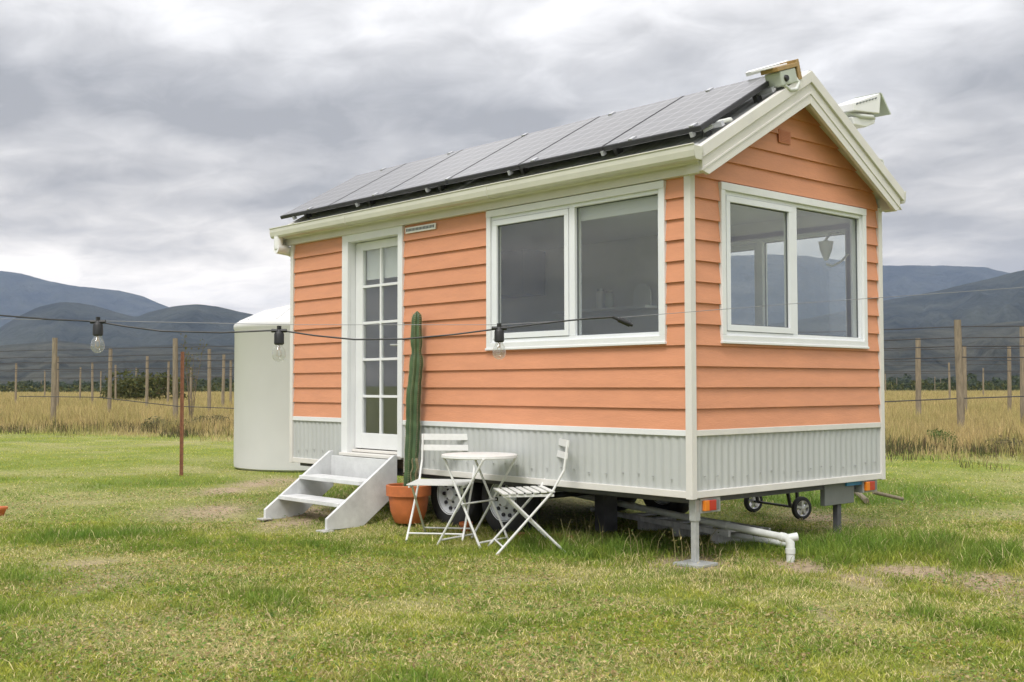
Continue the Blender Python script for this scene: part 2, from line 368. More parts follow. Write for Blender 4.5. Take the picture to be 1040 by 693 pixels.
def lawn(n, d0, d1, seed, wmul, seg2, name, label, p=.4):
    rnd = np.random.default_rng(seed)
    x, y, d = wedge(n, d0, d1, rnd, p=p)
    bare, lush, dry = zones(x, y); sd = sdist(x, y)
    keep = rnd.random(n) > np.clip(bare*.93 + under(x, y)*.25, 0, 1)
    keep &= sd < 1.8
    keep &= ~((x > -11.4) & (x < -8.4) & (np.hypot(x-TK.x, y-TK.y) < 1.2))
    x, y, d, bare, lush, dry, sd = [q[keep] for q in (x, y, d, bare, lush, dry, sd)]; n = len(x)
    clump = fbm(x*7, y*7, 3)
    h = (.014+.030*rnd.random(n)**1.6)*(.5+clump)*(1+lush*1.0)*(1-.4*dry*(1-lush))
    h *= np.where(rnd.random(n) > .992, 2.1, 1.1)
    h *= 1 + .7*((x > -5.3) & (x < .6) & (y > -.25) & (y < .35)) + .7*((x > -.3) & (x < 2) & (y > .3) & (y < 3))
    h *= np.where((x > -4) & (x < -.1) & (y > .4) & (y < 2.4), .7, 1)
    w = (.0028+.0022*rnd.random(n))*wmul
    lean = np.clip(.50+.52*rnd.random(n)-.25*lush, 0, .98)
    t = np.clip((vnoise(x*9+3, y*9)*.6+rnd.random(n)*.7-.35), 0, 1)
    c = mix3(np.broadcast_to(GREEN, (n, 3)), np.broadcast_to(YG, (n, 3)), t)
    fy = np.clip((d-13)/10, 0, 1)
    c = mix3(c, np.broadcast_to(YG*1.12, (n, 3)), fy*.72)
    c = mix3(c, np.broadcast_to(LUSHC*1.25, (n, 3)), lush*(.55+.45*rnd.random(n))*.85)
    mot = fbm(x*3.2+60, y*3.2+8, 4); tuft = np.clip((mot-.52)*6, 0, 1); brn = np.clip((.44-mot)*6, 0, 1)
    c = mix3(c, np.broadcast_to(LUSHC*1.1, (n, 3)), tuft*.5); c = mix3(c, np.broadcast_to(np.array([.36, .27, .13]), (n, 3)), brn*.45*rnd.random(n))
    h = h*(1+.5*tuft)*(1-.35*np.clip(bare*2, 0, 1))
    isdry = rnd.random(n) < np.clip(.08+brn*.12+dry*.44-lush*.34-fy*.15, .04, .9)
    c = np.where(isdry[:, None], STRAW*(.65+.6*rnd.random((n, 1))), c*(.7+.6*rnd.random((n, 1))))
    return blades(x, y, h, w, lean, c, name, rnd, label, M['grass'], seg2)
TK = atd(318, 17.7)
def litter(n, seed):
    rnd = np.random.default_rng(seed); x, y, d = wedge(n, 4.0, 15, rnd, p=.8)
    m_ = fbm(x*1.3+33, y*1.3+5, 3); keep = m_ > .47; x, y = x[keep], y[keep]; n = len(x); z = hgt(x, y)+.006+.016*rnd.random(n)
    a = rnd.random(n)*2*PI; sz = .006+.009*rnd.random(n); tl_ = (rnd.random((n, 4))-.5)*.012
    P = [np.stack([x+np.cos(a+q)*sz*(1 if k % 2 == 0 else .6), y+np.sin(a+q)*sz*(1 if k % 2 == 0 else .6), z+tl_[:, k]], 1) for k, q in enumerate((0, PI/2, PI, 1.5*PI))]
    v = np.stack(P, 1).reshape(-1, 3)
    pal = np.array([[.16, .26, .045], [.12, .21, .04], [.34, .24, .11], [.22, .30, .06], [.48, .38, .20]]); c = pal[rnd.integers(0, 5, n)]*(.7+.6*rnd.random((n, 1)))
    o = npmesh('clover_and_litter', v, np.arange(n*4), np.full(n, 4), np.repeat(c, 4, 0), M['grass']); tag(o, 'clover leaves and dead leaf bits scattered through the near lawn', 'ground cover', kind='stuff')
litter(90000, 12)
lawn(520000, 3.9, 10.5, 1, 1.25, True, 'lawn_grass', 'short patchy green and straw coloured lawn grass in the foreground', .9)
lawn(330000, 10.2, 32, 2, 2.1, False, 'lawn_grass', 'short green lawn grass beyond the house up to the tall dry grass', .55)

def tall(n, d0, d1, seed, name, label):
    rnd = np.random.default_rng(seed); x, y, d = wedge(n, d0, d1, rnd, half=.62, p=.35)
    sd = sdist(x, y)+(fbm(x*.5, y*.5, 4)-.45)*4.2+rnd.random(n)*.8
    keep = (sd > 0) & (rnd.random(n) < .25+1.5*fbm(x*.8+7, y*.8, 3)*np.clip(.4+sd/6, 0, 1))
    x, y, d, sd = [q[keep] for q in (x, y, d, sd)]; n = len(x)
    big = np.clip(sd/4.5, 0, 1); cl = fbm(x*.9+40, y*.9, 4)
    h = (.14+.42*big)*(.55+.55*rnd.random(n))*(.6+.75*cl)
    w = (.005+.004*rnd.random(n))*(1+d/32)
    lean = np.clip(.1+.6*rnd.random(n)**1.5, 0, .9)
    g = np.clip((cl-.38)*3+rnd.random(n)*.4-.1, 0, 1)*(1-.30*big)
    c = mix3(np.broadcast_to(GOLD, (n, 3)), np.broadcast_to(OLIVE, (n, 3)), g)
    weed = (big < .7)&(fbm(x*.7+90, y*.7, 3) > .52)
    c = np.where(weed[:, None], np.where(rnd.random((n, 1)) < .5, np.array([.13, .095, .055]), np.array([.07, .09, .03])), c)
    c = c*(.6+.75*rnd.random((n, 1)))
    return blades(x, y, h, w, lean, c, name, rnd, label, M['grass'], True)
tall(420000, 15, 190, 3, 'tall_dry_grass', 'tall golden seeding grass filling the vineyard behind the lawn')

# ------------------------------------------------------------------ the tiny house
W = 2.45; L = 5.18; ZB = .473; ZT = .939; TOPZ = 2.70
SL = .570; APZ = 3.617; EO = .18
house = empty('tiny_house', (-L/2, W/2, 0), 'orange weatherboard tiny house on a trailer with white trim and grey corrugated skirting', 'tiny house')
FL = (V(0, 0, 0), V(1, 0, 0), V(0, -1, 0))       # long front wall: u = +x, n = -y
FE = (V(0, 0, 0), V(0, 1, 0), V(1, 0, 0))        # end wall with the picture window
FB = (V(0, W, 0), V(1, 0, 0), V(0, 1, 0))        # back long wall
FW = (V(-L, 0, 0), V(0, 1, 0), V(-1, 0, 0))      # far end wall
WIN_L = (-2.119, -.201, 1.55, 2.69); WIN_E = (.316, 2.234, 1.556, 2.69); DOOR = (-4.253, -3.278, .60, 2.70); WIN_B = (-2.25, -.19, 1.50, 2.62)
def siding(F, u0, u1, z0, z1, holes, gable=False, proud=.003, lap=.019, pitch=.1467):
    mb = MB(); O, u, n = F
    k = 0
    def P(a, b, c): return O+u*a+n*b+V(0, 0, c)
    zz = z0
    def lim(z):
        if not gable or z <= 2.72: return u0, u1
        hw = max(0, (APZ-.10-z)/SL); return max(u0, W/2-hw), min(u1, W/2+hw)
    while zz < z1-1e-4:
        a = zz; bz = min(zz+pitch, z1)
        cuts = sorted(set([a, bz]+[h for hh in holes for h in hh[2:4] if a < h < bz]))
        for i in range(len(cuts)-1):
            za, zb_ = cuts[i], cuts[i+1]; mid = (za+zb_)/2
            segs = [(u0, u1)]
            for (h0, h1, hz0, hz1) in holes:
                if hz0 < mid < hz1:
                    ns = []
                    for s0, s1 in segs:
                        if h0 > s0: ns.append((s0, min(h0, s1)))
                        if h1 < s1: ns.append((max(h1, s0), s1))
                    segs = ns
            off = lambda z: proud+lap*(1-(z-a)/pitch)
            for s0, s1 in segs:
                la, ra = lim(za); lb, rb = lim(zb_)
                p0, p1 = max(s0, la), min(s1, ra); q0, q1 = max(s0, lb), min(s1, rb)
                if p1 <= p0: continue
                if q1 < q0: q0 = q1 = (q0+q1)/2
                mb.quad(P(p0, off(za), za), P(p1, off(za), za), P(q1, off(zb_), zb_), P(q0, off(zb_), zb_))
                if za == a: mb.quad(P(p0, proud-.004, za), P(p1, proud-.004, za), P(p1, off(za), za), P(p0, off(za), za))
        zz += pitch
    return mb
def lining(F, u0, u1, z0, z1, holes, nn, gable=False):
    mb = MB(); O, u, n = F
    us = sorted(set([u0, u1]+[h for hh in holes for h in hh[:2]])); zs = sorted(set([z0, z1]+[h for hh in holes for h in hh[2:]]))
    for i in range(len(us)-1):
        for j in range(len(zs)-1):
            cu = (us[i]+us[i+1])/2; cz = (zs[j]+zs[j+1])/2
            if any(h[0] < cu < h[1] and h[2] < cz < h[3] for h in holes): continue
            P = lambda a, c: O+u*a+n*nn+V(0, 0, c)
            mb.quad(P(us[i], zs[j]), P(us[i+1], zs[j]), P(us[i+1], zs[j+1]), P(us[i], zs[j+1]))
    return mb
def part(mb, name, m, smooth=False, bevel=0, label=None, parent=None, org=None):
    o = mb.build(name, M[m], parent or house, smooth, bevel, org)
    if label: o['label'] = label
    return o
def shrink(h, d): return (h[0]+d, h[1]-d, h[2]+d, h[3]-d)
part(siding(FL, -L+.0, 0, ZT, TOPZ+.03, [WIN_L, DOOR]), 'weatherboard_wall', 'orange', label='orange weatherboard front wall with the door')
part(siding(FE, 0, W, ZT, APZ-.10, [WIN_E], True), 'weatherboard_wall', 'orange', label='orange weatherboard gable end wall')
part(siding(FB, -L, 0, ZT, TOPZ+.03, [WIN_B]), 'weatherboard_wall', 'orange', label='orange weatherboard back wall')
part(siding(FW, 0, W, ZT, APZ-.10, [], True), 'weatherboard_wall', 'orange', label='orange weatherboard far gable wall')
# inner lining, floor, ceiling
mb = lining(FL, -L+.08, -.08, .6, 2.72, [shrink(WIN_L, .05), shrink(DOOR, .04)], -.09)
for q in (lining(FE, .09, W-.09, .6, 2.72, [shrink(WIN_E, .05)], -.09), lining(FB, -L+.08, -.08, .6, 2.72, [shrink(WIN_B, .05)], -.09), lining(FW, .09, W-.09, .6, 2.72, [], -.08)):
    o = len(mb.v); mb.v += q.v; mb.f += [tuple(k+o for k in f) for f in q.f]
mb.quad((-L+.08, .09, 2.72), (-.08, .09, 2.72), (-.08, W-.09, 2.72), (-L+.08, W-.09, 2.72))
part(mb, 'wall_lining', 'lining')
part(MB().box(-L+.02, -.02, .02, W-.02, .50, .60), 'floor', 'floorint')
# corrugated skirting
def corr(F, u0, u1, z0, z1, holes=(), pitch=.076, amp=.0045, base=.006):
    mb = MB(); O, u, n = F; N = int((u1-u0)/pitch*8)
    def P(a, c): return O+u*a+n*(base+amp*(1+math.cos(2*PI*a/pitch))/1)+V(0, 0, c)
    for i in range(N):
        a = u0+(u1-u0)*i/N; b_ = u0+(u1-u0)*(i+1)/N
        if any(h[0] < (a+b_)/2 < h[1] for h in holes): continue
        mb.quad(P(a, z0), P(b_, z0), P(b_, z1), P(a, z1))
    return mb
ZS0 = .521; ZS1 = .897
for F, a, b_, h in ((FL, -L+.02, -.02, [(-4.25, -3.28)]), (FE, .02, W-.02, []), (FB, -L+.02, -.02, []), (FW, .02, W-.02, [])):
    mb = corr(F, a, b_, ZS0-.01, ZS1+.01, h); O, u, n = F; mb.m2 = M['galv']; mb.n2 = len(mb.f)
    for zz in (ZS0+.085,):
        k = a+.1
        while k < b_-.05:
            if not any(q[0] < k < q[1] for q in h):
                mb.obox(O+u*k+n*.022+V(0, 0, zz+.012*math.sin(k*9)), u*.005, n*.004, V(0, 0, .005))
            k += .155+.02*math.sin(k*31)
    part(mb, 'corrugated_skirting', 'zinc', smooth=True)
# trims
def tr(F, u0, u1, z0, z1, t, name='trim_board', m='cream'):
    part(MB().fbox(F, u0, u1, .001, t, z0, z1), name, m, bevel=.003)
for F, a, b_ in ((FE, .0245, W-.0245), (FB, -L+.02, -.02), (FW, .02, W-.02)):
    tr(F, a, b_, ZT-.042, ZT, .027); tr(F, a, b_, ZB, ZB+.048, .029, 'bottom_trim')
for a, b_ in ((-L+.0245, -4.253), (-3.278, -.0245)): tr(FL, a, b_, ZT-.042, ZT, .027, 'trim_board', 'white')
tr(FL, -L+.0245, -4.27, ZB, ZB+.048, .029, 'bottom_trim'); tr(FL, -3.26, -.0245, ZB, ZB+.048, .029, 'bottom_trim')
for (x, y, sx, sy) in ((0, 0, 1, -1), (0, W, 1, 1), (-L, 0, -1, -1), (-L, W, -1, 1)):
    mb = MB(); t = .031; w_ = .024
    poly = [(x+sx*t, y+sy*t), (x-sx*w_, y+sy*t), (x-sx*w_, y-sy*.0), (x+sx*0, y+sy*0), (x, y-sy*w_), (x+sx*t, y-sy*w_)]
    # L-shaped corner post
    mb.prism([V(px, py, ZB-.006) for px, py in [(x+sx*t, y+sy*t), (x-sx*w_, y+sy*t), (x-sx*w_, y+sy*.001), (x+sx*.001, y+sy*.001), (x+sx*.001, y-sy*w_), (x+sx*t, y-sy*w_)]], (0, 0, 2.73-ZB))
    part(mb, 'corner_post', 'cream', bevel=.002)
# frieze under the gutters
for F, yy in ((FL, 1), (FB, 1)):
    part(MB().fbox(F, -L-.10, EO-.045, .001, .050, 2.695, 2.80), 'frieze_board', 'cream', bevel=.003)
# roof sheets
def roof_sheet(side):
    mb = MB(); N = int((L+.30)/.076*8); x0 = -L-.14; x1 = EO-.012
    def Z(y, x, off=0): 
        yy = y if side < 0 else W-y
        return APZ-.035-(W/2-yy)*SL + .008*math.cos(2*PI*x/.076)
    ya, yb = (-.16, W/2)
    for i in range(N):
        a = x0+(x1-x0)*i/N; b_ = x0+(x1-x0)*(i+1)/N
        if side < 0: mb.quad((a, ya, Z(ya, a)), (b_, ya, Z(ya, b_)), (b_, yb, Z(yb, b_)), (a, yb, Z(yb, a)))
        else: mb.quad((a, W-ya, Z(W-ya, a)), (b_, W-ya, Z(W-ya, b_)), (b_, yb, Z(yb, b_)), (a, yb, Z(yb, a)))
    return mb
part(roof_sheet(-1), 'roof', 'roof', smooth=True); part(roof_sheet(1), 'roof', 'roof', smooth=True)
# roof deck below the sheets (soffit)
mb = MB()
for s in (0, 1):
    yy = (lambda y: y) if s == 0 else (lambda y: W-y)
    mb.prism([V(-L-.12, yy(-.11), APZ-.07-(W/2+.11)*SL), V(-L-.12, W/2, APZ-.07), V(-L-.12, W/2, APZ-.115), V(-L-.12, yy(-.09), APZ-.115-(W/2+.09)*SL)], (L+.12+EO-.03, 0, 0))
part(mb, 'soffit', 'cream')
part(MB().prism([V(-L-.15, W/2-.13, APZ-.13*SL-.005), V(-L-.15, W/2, APZ+.012), V(-L-.15, W/2+.13, APZ-.13*SL-.005), V(-L-.15, W/2+.13, APZ-.13*SL-.012), V(-L-.15, W/2, APZ+.004), V(-L-.15, W/2-.13, APZ-.13*SL-.012)], (L+.15+EO-.005, 0, 0)), 'ridge_cap', 'roof')
# barge boards : two-step
def barge(x0, x1, side, zo, zi, name, ylow, m='cream'):
    f = (lambda y: y) if side == 0 else (lambda y: W-y)
    P = [V(x0, f(ylow), APZ+zo-(W/2-ylow)*SL), V(x0, W/2, APZ+zo), V(x0, W/2, APZ+zi), V(x0, f(ylow), APZ+zi-(W/2-ylow)*SL)]
    return MB().prism(P, (x1-x0, 0, 0))
for side in (0, 1):
    f = (lambda y: y) if side == 0 else (lambda y: W-y)
    # lower wide board, tip squared off at the eave
    yl = -.075
    P = [V(EO-.035, f(yl), APZ-.085-(W/2-yl)*SL), V(EO-.035, W/2, APZ-.085), V(EO-.035, W/2, APZ-.245), V(EO-.035, f(.0), 2.683), V(EO-.035, f(yl), 2.70)]
    part(MB().prism(P, (.03, 0, 0)), 'barge_board', 'cream', bevel=.003)
    P = [V(EO-.028, f(yl-.01), APZ-.155-(W/2-yl+.01)*SL-.004), V(EO-.028, W/2, APZ-.159), V(EO-.028, W/2, APZ-.172), V(EO-.028, f(yl-.01), APZ-.172-(W/2-yl+.01)*SL)]
    part(MB().prism(P, (.029, 0, 0)), 'barge_moulding', 'cream')
    part(barge(EO-.04, EO+.012, side, .004, -.085, 'barge_cap', -.11), 'barge_cap', 'cream', bevel=.004)
    part(barge(-L-.15, -L-.11, side, .004, -.22, 'barge_board', -.10), 'barge_board', 'cream', bevel=.003)
# boxed eave return at the corner
part(MB().box(.04, EO-.036, -.075, -.052, 2.69, 2.80), 'eave_return', 'cream', bevel=.003)
part(MB().box(.04, EO-.036, W+.052, W+.075, 2.69, 2.80), 'eave_return', 'cream', bevel=.003)
# gutters
def gutter(y0, s, x0, x1):
    prof = [(0, .085), (0, 0), (.012, -.008), (.075, -.008), (.09, .01), (.098, .05), (.098, .083), (.106, .09), (.104, .096), (.092, .093), (.091, .05), (.083, .014), (.07, 0), (.008, 0), (.006, .085)]
    poly = [V(x0, y0+s*a, 2.772+b_) for a, b_ in prof]
    mb = MB().prism(poly, (x1-x0, 0, 0))
    for xx in (x0, x1-.004):
        mb.prism([V(xx, y0+s*a, 2.772+b_) for a, b_ in [(0, .08), (0, 0), (.012, -.007), (.075, -.007), (.09, .01), (.097, .05), (.097, .083)]], (.004, 0, 0))
    for xx in (x0+1.35, x0+3.4): mb.prism([V(xx, y0+s*a, 2.772+b_) for a, b_ in [(0, -.002), (.012, -.012), (.077, -.012), (.094, .008), (.101, .05), (.101, .083), (.09, .05), (.08, .016), (.07, .002), (.01, .002)]], (.025, 0, 0))
    return mb
part(gutter(-.096, -1, -L-.17, EO+.02), 'gutter', 'gutter'); part(gutter(W+.096, 1, -L-.17, EO-.02), 'gutter', 'gutter')
# downpipe elbow at the far left corner
part(MB().tube([(-L-.07, -.15, 2.775), (-L-.07, -.15, 2.70), (-L-.07, -.14, 2.66)], [.045, .045, .05], 14).tube([(-L-.07, -.175, 2.655), (-L-.07, -.10, 2.65), (-L-.10, .0, 2.64), (-L-.12, .12, 2.60), (-L-.13, .4, 2.5)], [.052, .054, .050, .045, .045], 14), 'downpipe', 'devwhite', smooth=True)
# gable vent
gv = MB().fbox(FE, 1.035, 1.185, .016, .026, 3.075, 3.175)
part(gv, 'gable_vent', 'brown', bevel=.002)
mb = MB()
for k in range(7): mb.fbox(FE, 1.05, 1.17, .026, .030, 3.087+.012*k, 3.092+.012*k)
part(mb, 'vent_louvres', 'brown')
# wall vent strip right of the door
ws = part(MB().fbox(FL, -3.235, -2.80, .018, .032, 2.615, 2.668), 'vent_strip', 'devwhite', bevel=.002)
mb = MB()
for k in range(20): mb.fbox(FL, -3.22+k*.0205, -3.22+k*.0205+.012, .032, .034, 2.63, 2.655)
part(mb, 'vent_slots', 'seal', parent=ws)

# windows
def window(F, h, split, name='window', sashleft=True, blind=False):
    u0, u1, z0, z1 = h; a = .055
    mb = MB()
    mb.fbox(F, u0, u1, -.09, .036, z1-a, z1).fbox(F, u0, u1, -.09, .034, z0, z0+a*.85).fbox(F, u0, u0+a*.9, -.09, .033, z0+a*.85, z1-a).fbox(F, u1-a*.9, u1, -.09, .033, z0+a*.85, z1-a)
    w_ = part(mb, name, 'white', bevel=.003)
    part(MB().fbox(F, u0-.006, u1+.006, .001, .042, z0-.014, z0+.004), 'sill', 'white', parent=w_, bevel=.003)
    i0, i1, j0, j1 = u0+a*.9, u1-a*.9, z0+a*.85, z1-a
    fr = MB(); t = .028
    fr.fbox(F, i0, i1, -.06, .014, j1-t, j1).fbox(F, i0, i1, -.06, .014, j0, j0+t).fbox(F, i0, i0+t*.7, -.06, .013, j0+t, j1-t).fbox(F, i1-t*.9, i1, -.06, .013, j0+t, j1-t).fbox(F, split-.03, split+.03, -.06, .015, j0+t, j1-t)
    part(fr, 'window_frame', 'winframe', parent=w_, bevel=.002)
    # sash on the left light
    s0, s1, q0, q1 = i0+t*.7+.004, split-.034, j0+t+.004, j1-t-.004; s = .044
    sm = MB().fbox(F, s0, s1, -.03, .022, q1-s, q1).fbox(F, s0, s1, -.03, .022, q0, q0+s).fbox(F, s0, s0+s, -.03, .021, q0+s, q1-s).fbox(F, s1-s, s1, -.03, .021, q0+s, q1-s)
    part(sm, 'sash', 'winframe', parent=w_, bevel=.002)
    g1 = (s0+s, s1-s, q0+s, q1-s); g2 = (split+.03, i1-t*.9, j0+t, j1-t)
    O, u, n = F
    for gi, (a0, a1, b0, b1) in enumerate((g1, g2)):
        P = lambda x, z, d: O+u*x+n*d+V(0, 0, z)
        dd = -.004 if gi == 0 else -.018
        part(MB().quad(P(a0-.004, b0-.004, dd), P(a1+.004, b0-.004, dd), P(a1+.004, b1+.004, dd), P(a0-.004, b1+.004, dd)), 'glass', 'glass', parent=w_)
        sl = .007
        part(MB().fbox(F, a0, a1, dd-.002, dd+.007, b1-sl, b1).fbox(F, a0, a1, dd-.002, dd+.007, b0, b0+sl).fbox(F, a0, a0+sl, dd-.002, dd+.0065, b0+sl, b1-sl).fbox(F, a1-sl, a1, dd-.002, dd+.0065, b0+sl, b1-sl), 'seal', 'seal', parent=w_)
    if blind:
        part(MB().fbox(F, g2[0]-.02, g2[1]+.01, -.088, -.055, g2[3]-.10, g2[3]+.02), 'roller_blind', 'blind', parent=w_)
    return w_
tag(window(FL, WIN_L, -1.135, blind=True), 'white framed sliding window in the long front wall')
tag(window(FE, WIN_E, 1.235), 'white framed window in the gable end with mountains seen through it')
tag(window(FB, WIN_B, -1.14), 'white framed window in the back wall seen through the end window')
# door
dr = MB(); u0, u1, z0, z1 = DOOR
dr.fbox(FL, u0, u0+.10, .001, .036, z0, z1).fbox(FL, u1-.07, u1, .001, .036, z0, z1).fbox(FL, u0+.10, u1-.07, .001, .035, z1-.075, z1)
dr.fbox(FL, u0+.085, u0+.10, -.12, .001, z0, z1-.075).fbox(FL, u1-.07, u1-.055, -.12, .001, z0, z1-.075).fbox(FL, u0+.10, u1-.07, -.12, .001, z1-.075, z1-.06)
part(dr, 'door_frame', 'white', bevel=.003)
part(MB().fbox(FL, u0+.02, u1-.02, -.12, .075, .585, .615).fbox(FL, u0+.1, u1-.07, -.10, -.02, .62, .645), 'door_sill', 'cream', bevel=.004)
d0, d1 = u0+.105, u1-.075; b0, b1 = .655, z1-.082; N0, N1 = -.095, -.055
gx0, gx1, gz0, gz1 = d0+.115, d1-.105, .80, 2.54
dm = MB().fbox(FL, d0, gx0, N0, N1, b0, b1).fbox(FL, gx1, d1, N0, N1, b0, b1).fbox(FL, gx0, gx1, N0, N1-.001, b0, gz0).fbox(FL, gx0, gx1, N0, N1-.001, gz1, b1)
cx = (gx0+gx1)/2; dm.fbox(FL, cx-.012, cx+.012, N0+.005, N1-.004, gz0, gz1)
for k in range(1, 5):
    z = gz0+(gz1-gz0)*k/5; dm.fbox(FL, gx0, gx1, N0+.006, N1-.005, z-.012, z+.012)
door = part(dm, 'door', 'white', bevel=.002, label='white narrow glazed door of ten panes behind the steps')
part(MB().quad((gx0, .075, gz0), (gx1, .075, gz0), (gx1, .075, gz1), (gx0, .075, gz1)), 'glass', 'glass', parent=door)
part(MB().box(gx0-.02, gx1+.02, .11, .125, gz1-.28, gz1+.05), 'door_blind', 'blind', parent=door)
part(MB().tube([(d1-.05, .055, 1.62), (d1-.05, .02, 1.62)], .008, 8).tube([(d1-.045, .018, 1.62), (d1-.17, .018, 1.622)], .009, 8).box(d1-.072, d1-.028, .048, .054, 1.56, 1.70), 'handle', 'galv', parent=door, smooth=True)

# chassis, lights, legs, wheels
cb = MB()
for y in (.30, 2.15): cb.box(-L+.1, -.06, y-.03, y+.03, .40, .498)
for k in range(7): cb.box(-L+.3+k*.75, -L+.36+k*.75, .33, 2.12, .43, .497)
cb.box(-L+.05, -.04, .05, .09, .435, .497)
cb.box(-L-1.1, -L+.1, W/2-.05, W/2+.05, .40, .48)
part(cb, 'chassis', 'chassis')
part(MB().box(-.10, -.03, .12, W-.30, .43, .478), 'chassis_crossbeam', 'chassis')
part(MB().box(-.13, -.005, 1.95, 2.40, .440, .472), 'corner_plate', 'blue')
def tail(yc, z0=.375):
    tb = part(MB().box(-.10, .006, yc-.10, yc+.12, z0-.012, z0+.092), 'light_bracket', 'galv', bevel=.003, label='steel bracket of the tail light')
    part(MB().box(.007, .034, yc-.085, yc-.035, z0+.005, z0+.077), 'amber_lens', 'amber', parent=tb, bevel=.004)
    part(MB().box(.007, .034, yc-.034, yc+.04, z0+.005, z0+.077), 'red_lens', 'red', parent=tb, bevel=.004)
    part(MB().box(.007, .026, yc+.041, yc+.085, z0+.005, z0+.077), 'number_light', 'boxgrey', parent=tb, bevel=.004)
tail(.19); tail(2.27, .385)
part(MB().tube([(-.06, .26, .41), (-.02, .30, .36), (-.05, .34, .38), (-.04, .32, .43)], .008, 6), 'cable', 'black', smooth=True)
leg = part(MB().box(-.051, -.009, .049, .091, .03, .37).box(-.058, -.002, .042, .098, .31, .46), 'stabiliser_leg', 'galv', bevel=.004)
part(MB().box(-.14, .09, -.04, .17, .008, .030), 'base_plate', 'galv', parent=leg, bevel=.004)
part(MB().box(-.065, -.02, 1.66, 2.08, .30, .468), 'tool_box', 'boxgrey', bevel=.004, label='grey steel box under the rear corner')
part(MB().box(-.08, -.035, 1.86, 1.915, .02, .30).box(-.13, .02, 1.81, 1.965, .005, .02), 'stabiliser_leg', 'chassis', bevel=.003)
part(MB().lathe([(.001, -.45), (.10, -.45), (.13, -.42), (.13, .42), (.10, .45), (.001, .45)], (-1.5, 1.7, .40), 20, 'x'), 'waste_tank', 'pvc', smooth=True)
def wheel(x, y, s=-1, r=.305, wd=.17, parent=None):
    w_ = bpy.data.objects.new('wheel', None); COL.objects.link(w_); w_.parent = house; w_.location = V(x, y, r-.01)-house.location
    c_ = V(x, y, r-.01)
    prof = [(.165, -wd/2), (.19, -wd/2-.006), (r-.03, -wd/2), (r-.006, -wd/2+.02), (r, -.04), (r, .04), (r-.006, wd/2-.02), (r-.03, wd/2), (.19, wd/2+.006), (.165, wd/2)]
    MB().lathe(prof, c_, 40, 'y').build('tyre', M['rubber'], w_, True)
    rp_ = [(.168, -.085), (.175, -.09), (.165, -.075), (.158, -.04), (.12, -.035), (.095, -.055), (.055, -.06), (.045, -.085), (.001, -.088)]
    rm = MB().lathe(rp_, c_, 36, 'y')
    rm.m2 = M['dark']; rm.n2 = len(rm.f); hb = rm
    for k in range(10):
        a = 2*PI*k/10; hb.lathe([(.001, -.055), (.016, -.055), (.017, -.04)], c_+V(.128*math.cos(a), -.0, .128*math.sin(a)), 10, 'y')
    for k in range(5):
        a = 2*PI*k/5; hb.lathe([(.001, -.075), (.009, -.074), (.01, -.058)], c_+V(.066*math.cos(a), -.0, .066*math.sin(a)), 6, 'y')
    rm.build('rim', M['rim'], w_, True)
wheel(-2.80, .22); wheel(-2.10, .22); wheel(-2.80, 2.23); wheel(-2.10, 2.23)
part(MB().tube([(-2.8, .25, .30), (-2.8, 2.2, .30)], .025, 10).tube([(-2.1, .25, .30), (-2.1, 2.2, .30)], .025, 10), 'axle', 'chassis', smooth=True)

# solar array on the roof (bolted: parts of the house)
def rp2(x, y, off): return V(x, y, APZ-.035-(W/2-y)*SL+off*math.sqrt(1+SL*SL))
px0 = -5.50; pw = .925; y0p, y1p = .02, 1.00
sd_ = V(0, 1, SL).normalized(); nd = V(0, -SL, 1).normalized()
for k in range(6):
    a = px0+k*(pw+.008); b_ = a+pw
    p0 = rp2(a, y0p, .105); ln = (rp2(a, y1p, .105)-p0).length
    o = bpy.data.objects.new('solar_panel', None)
    cpos = rp2((a+b_)/2, (y0p+y1p)/2, .105)
    me = MB().box(-pw/2, pw/2, -ln/2, ln/2, -.018, .016)
    ob = me.build('solar_panel', M['dark'], None, False, .002)
    ob.parent = house; ob.location = cpos-house.location; ob.rotation_euler = (math.atan(SL), 0, 0)
    ce = MB().box(-pw/2+.012, pw/2-.012, -ln/2+.012, ln/2-.012, .0165, .019).build('solar_cells', M['solar'], None)
    ce.parent = ob
for yy in (.20, .80):
    p = rp2(0, yy, .062); q = rp2(px0, yy, .062)
    part(MB().flat(q+V(-.06, 0, 0), p+V(.14, 0, 0), .035, .035, sd_), 'panel_rail', 'rimsilver')
for xx in (-5.25, -4.1, -3.0, -1.9, -.85, .0):
    for yy in (.20, .80): part(MB().obox(rp2(xx, yy, .028), V(.018, 0, 0), sd_*.03, nd*.026), 'rail_bracket', 'chassis')
    part(MB().obox(rp2(xx, .04, .075), V(.012, 0, 0), sd_*.018, nd*.018), 'rail_bracket', 'galv')
    for zz in (.05, .96): part(MB().obox(rp2(xx+.28 if xx < -.1 else xx, zz, .128), V(.02, 0, 0), sd_*.03, nd*.004), 'panel_clamp', 'rimsilver')
part(MB().tube([rp2(.0, .16, .05), rp2(.10, .22, .07), rp2(.13, .30, .05), rp2(.05, .36, .04)], .016, 8), 'panel_cable', 'pvc', smooth=True)
part(MB().flat(rp2(-.28, 1.06, .15), rp2(.06, 1.10, .15), .05, .03, sd_), 'ridge_bracket', 'devwhite')

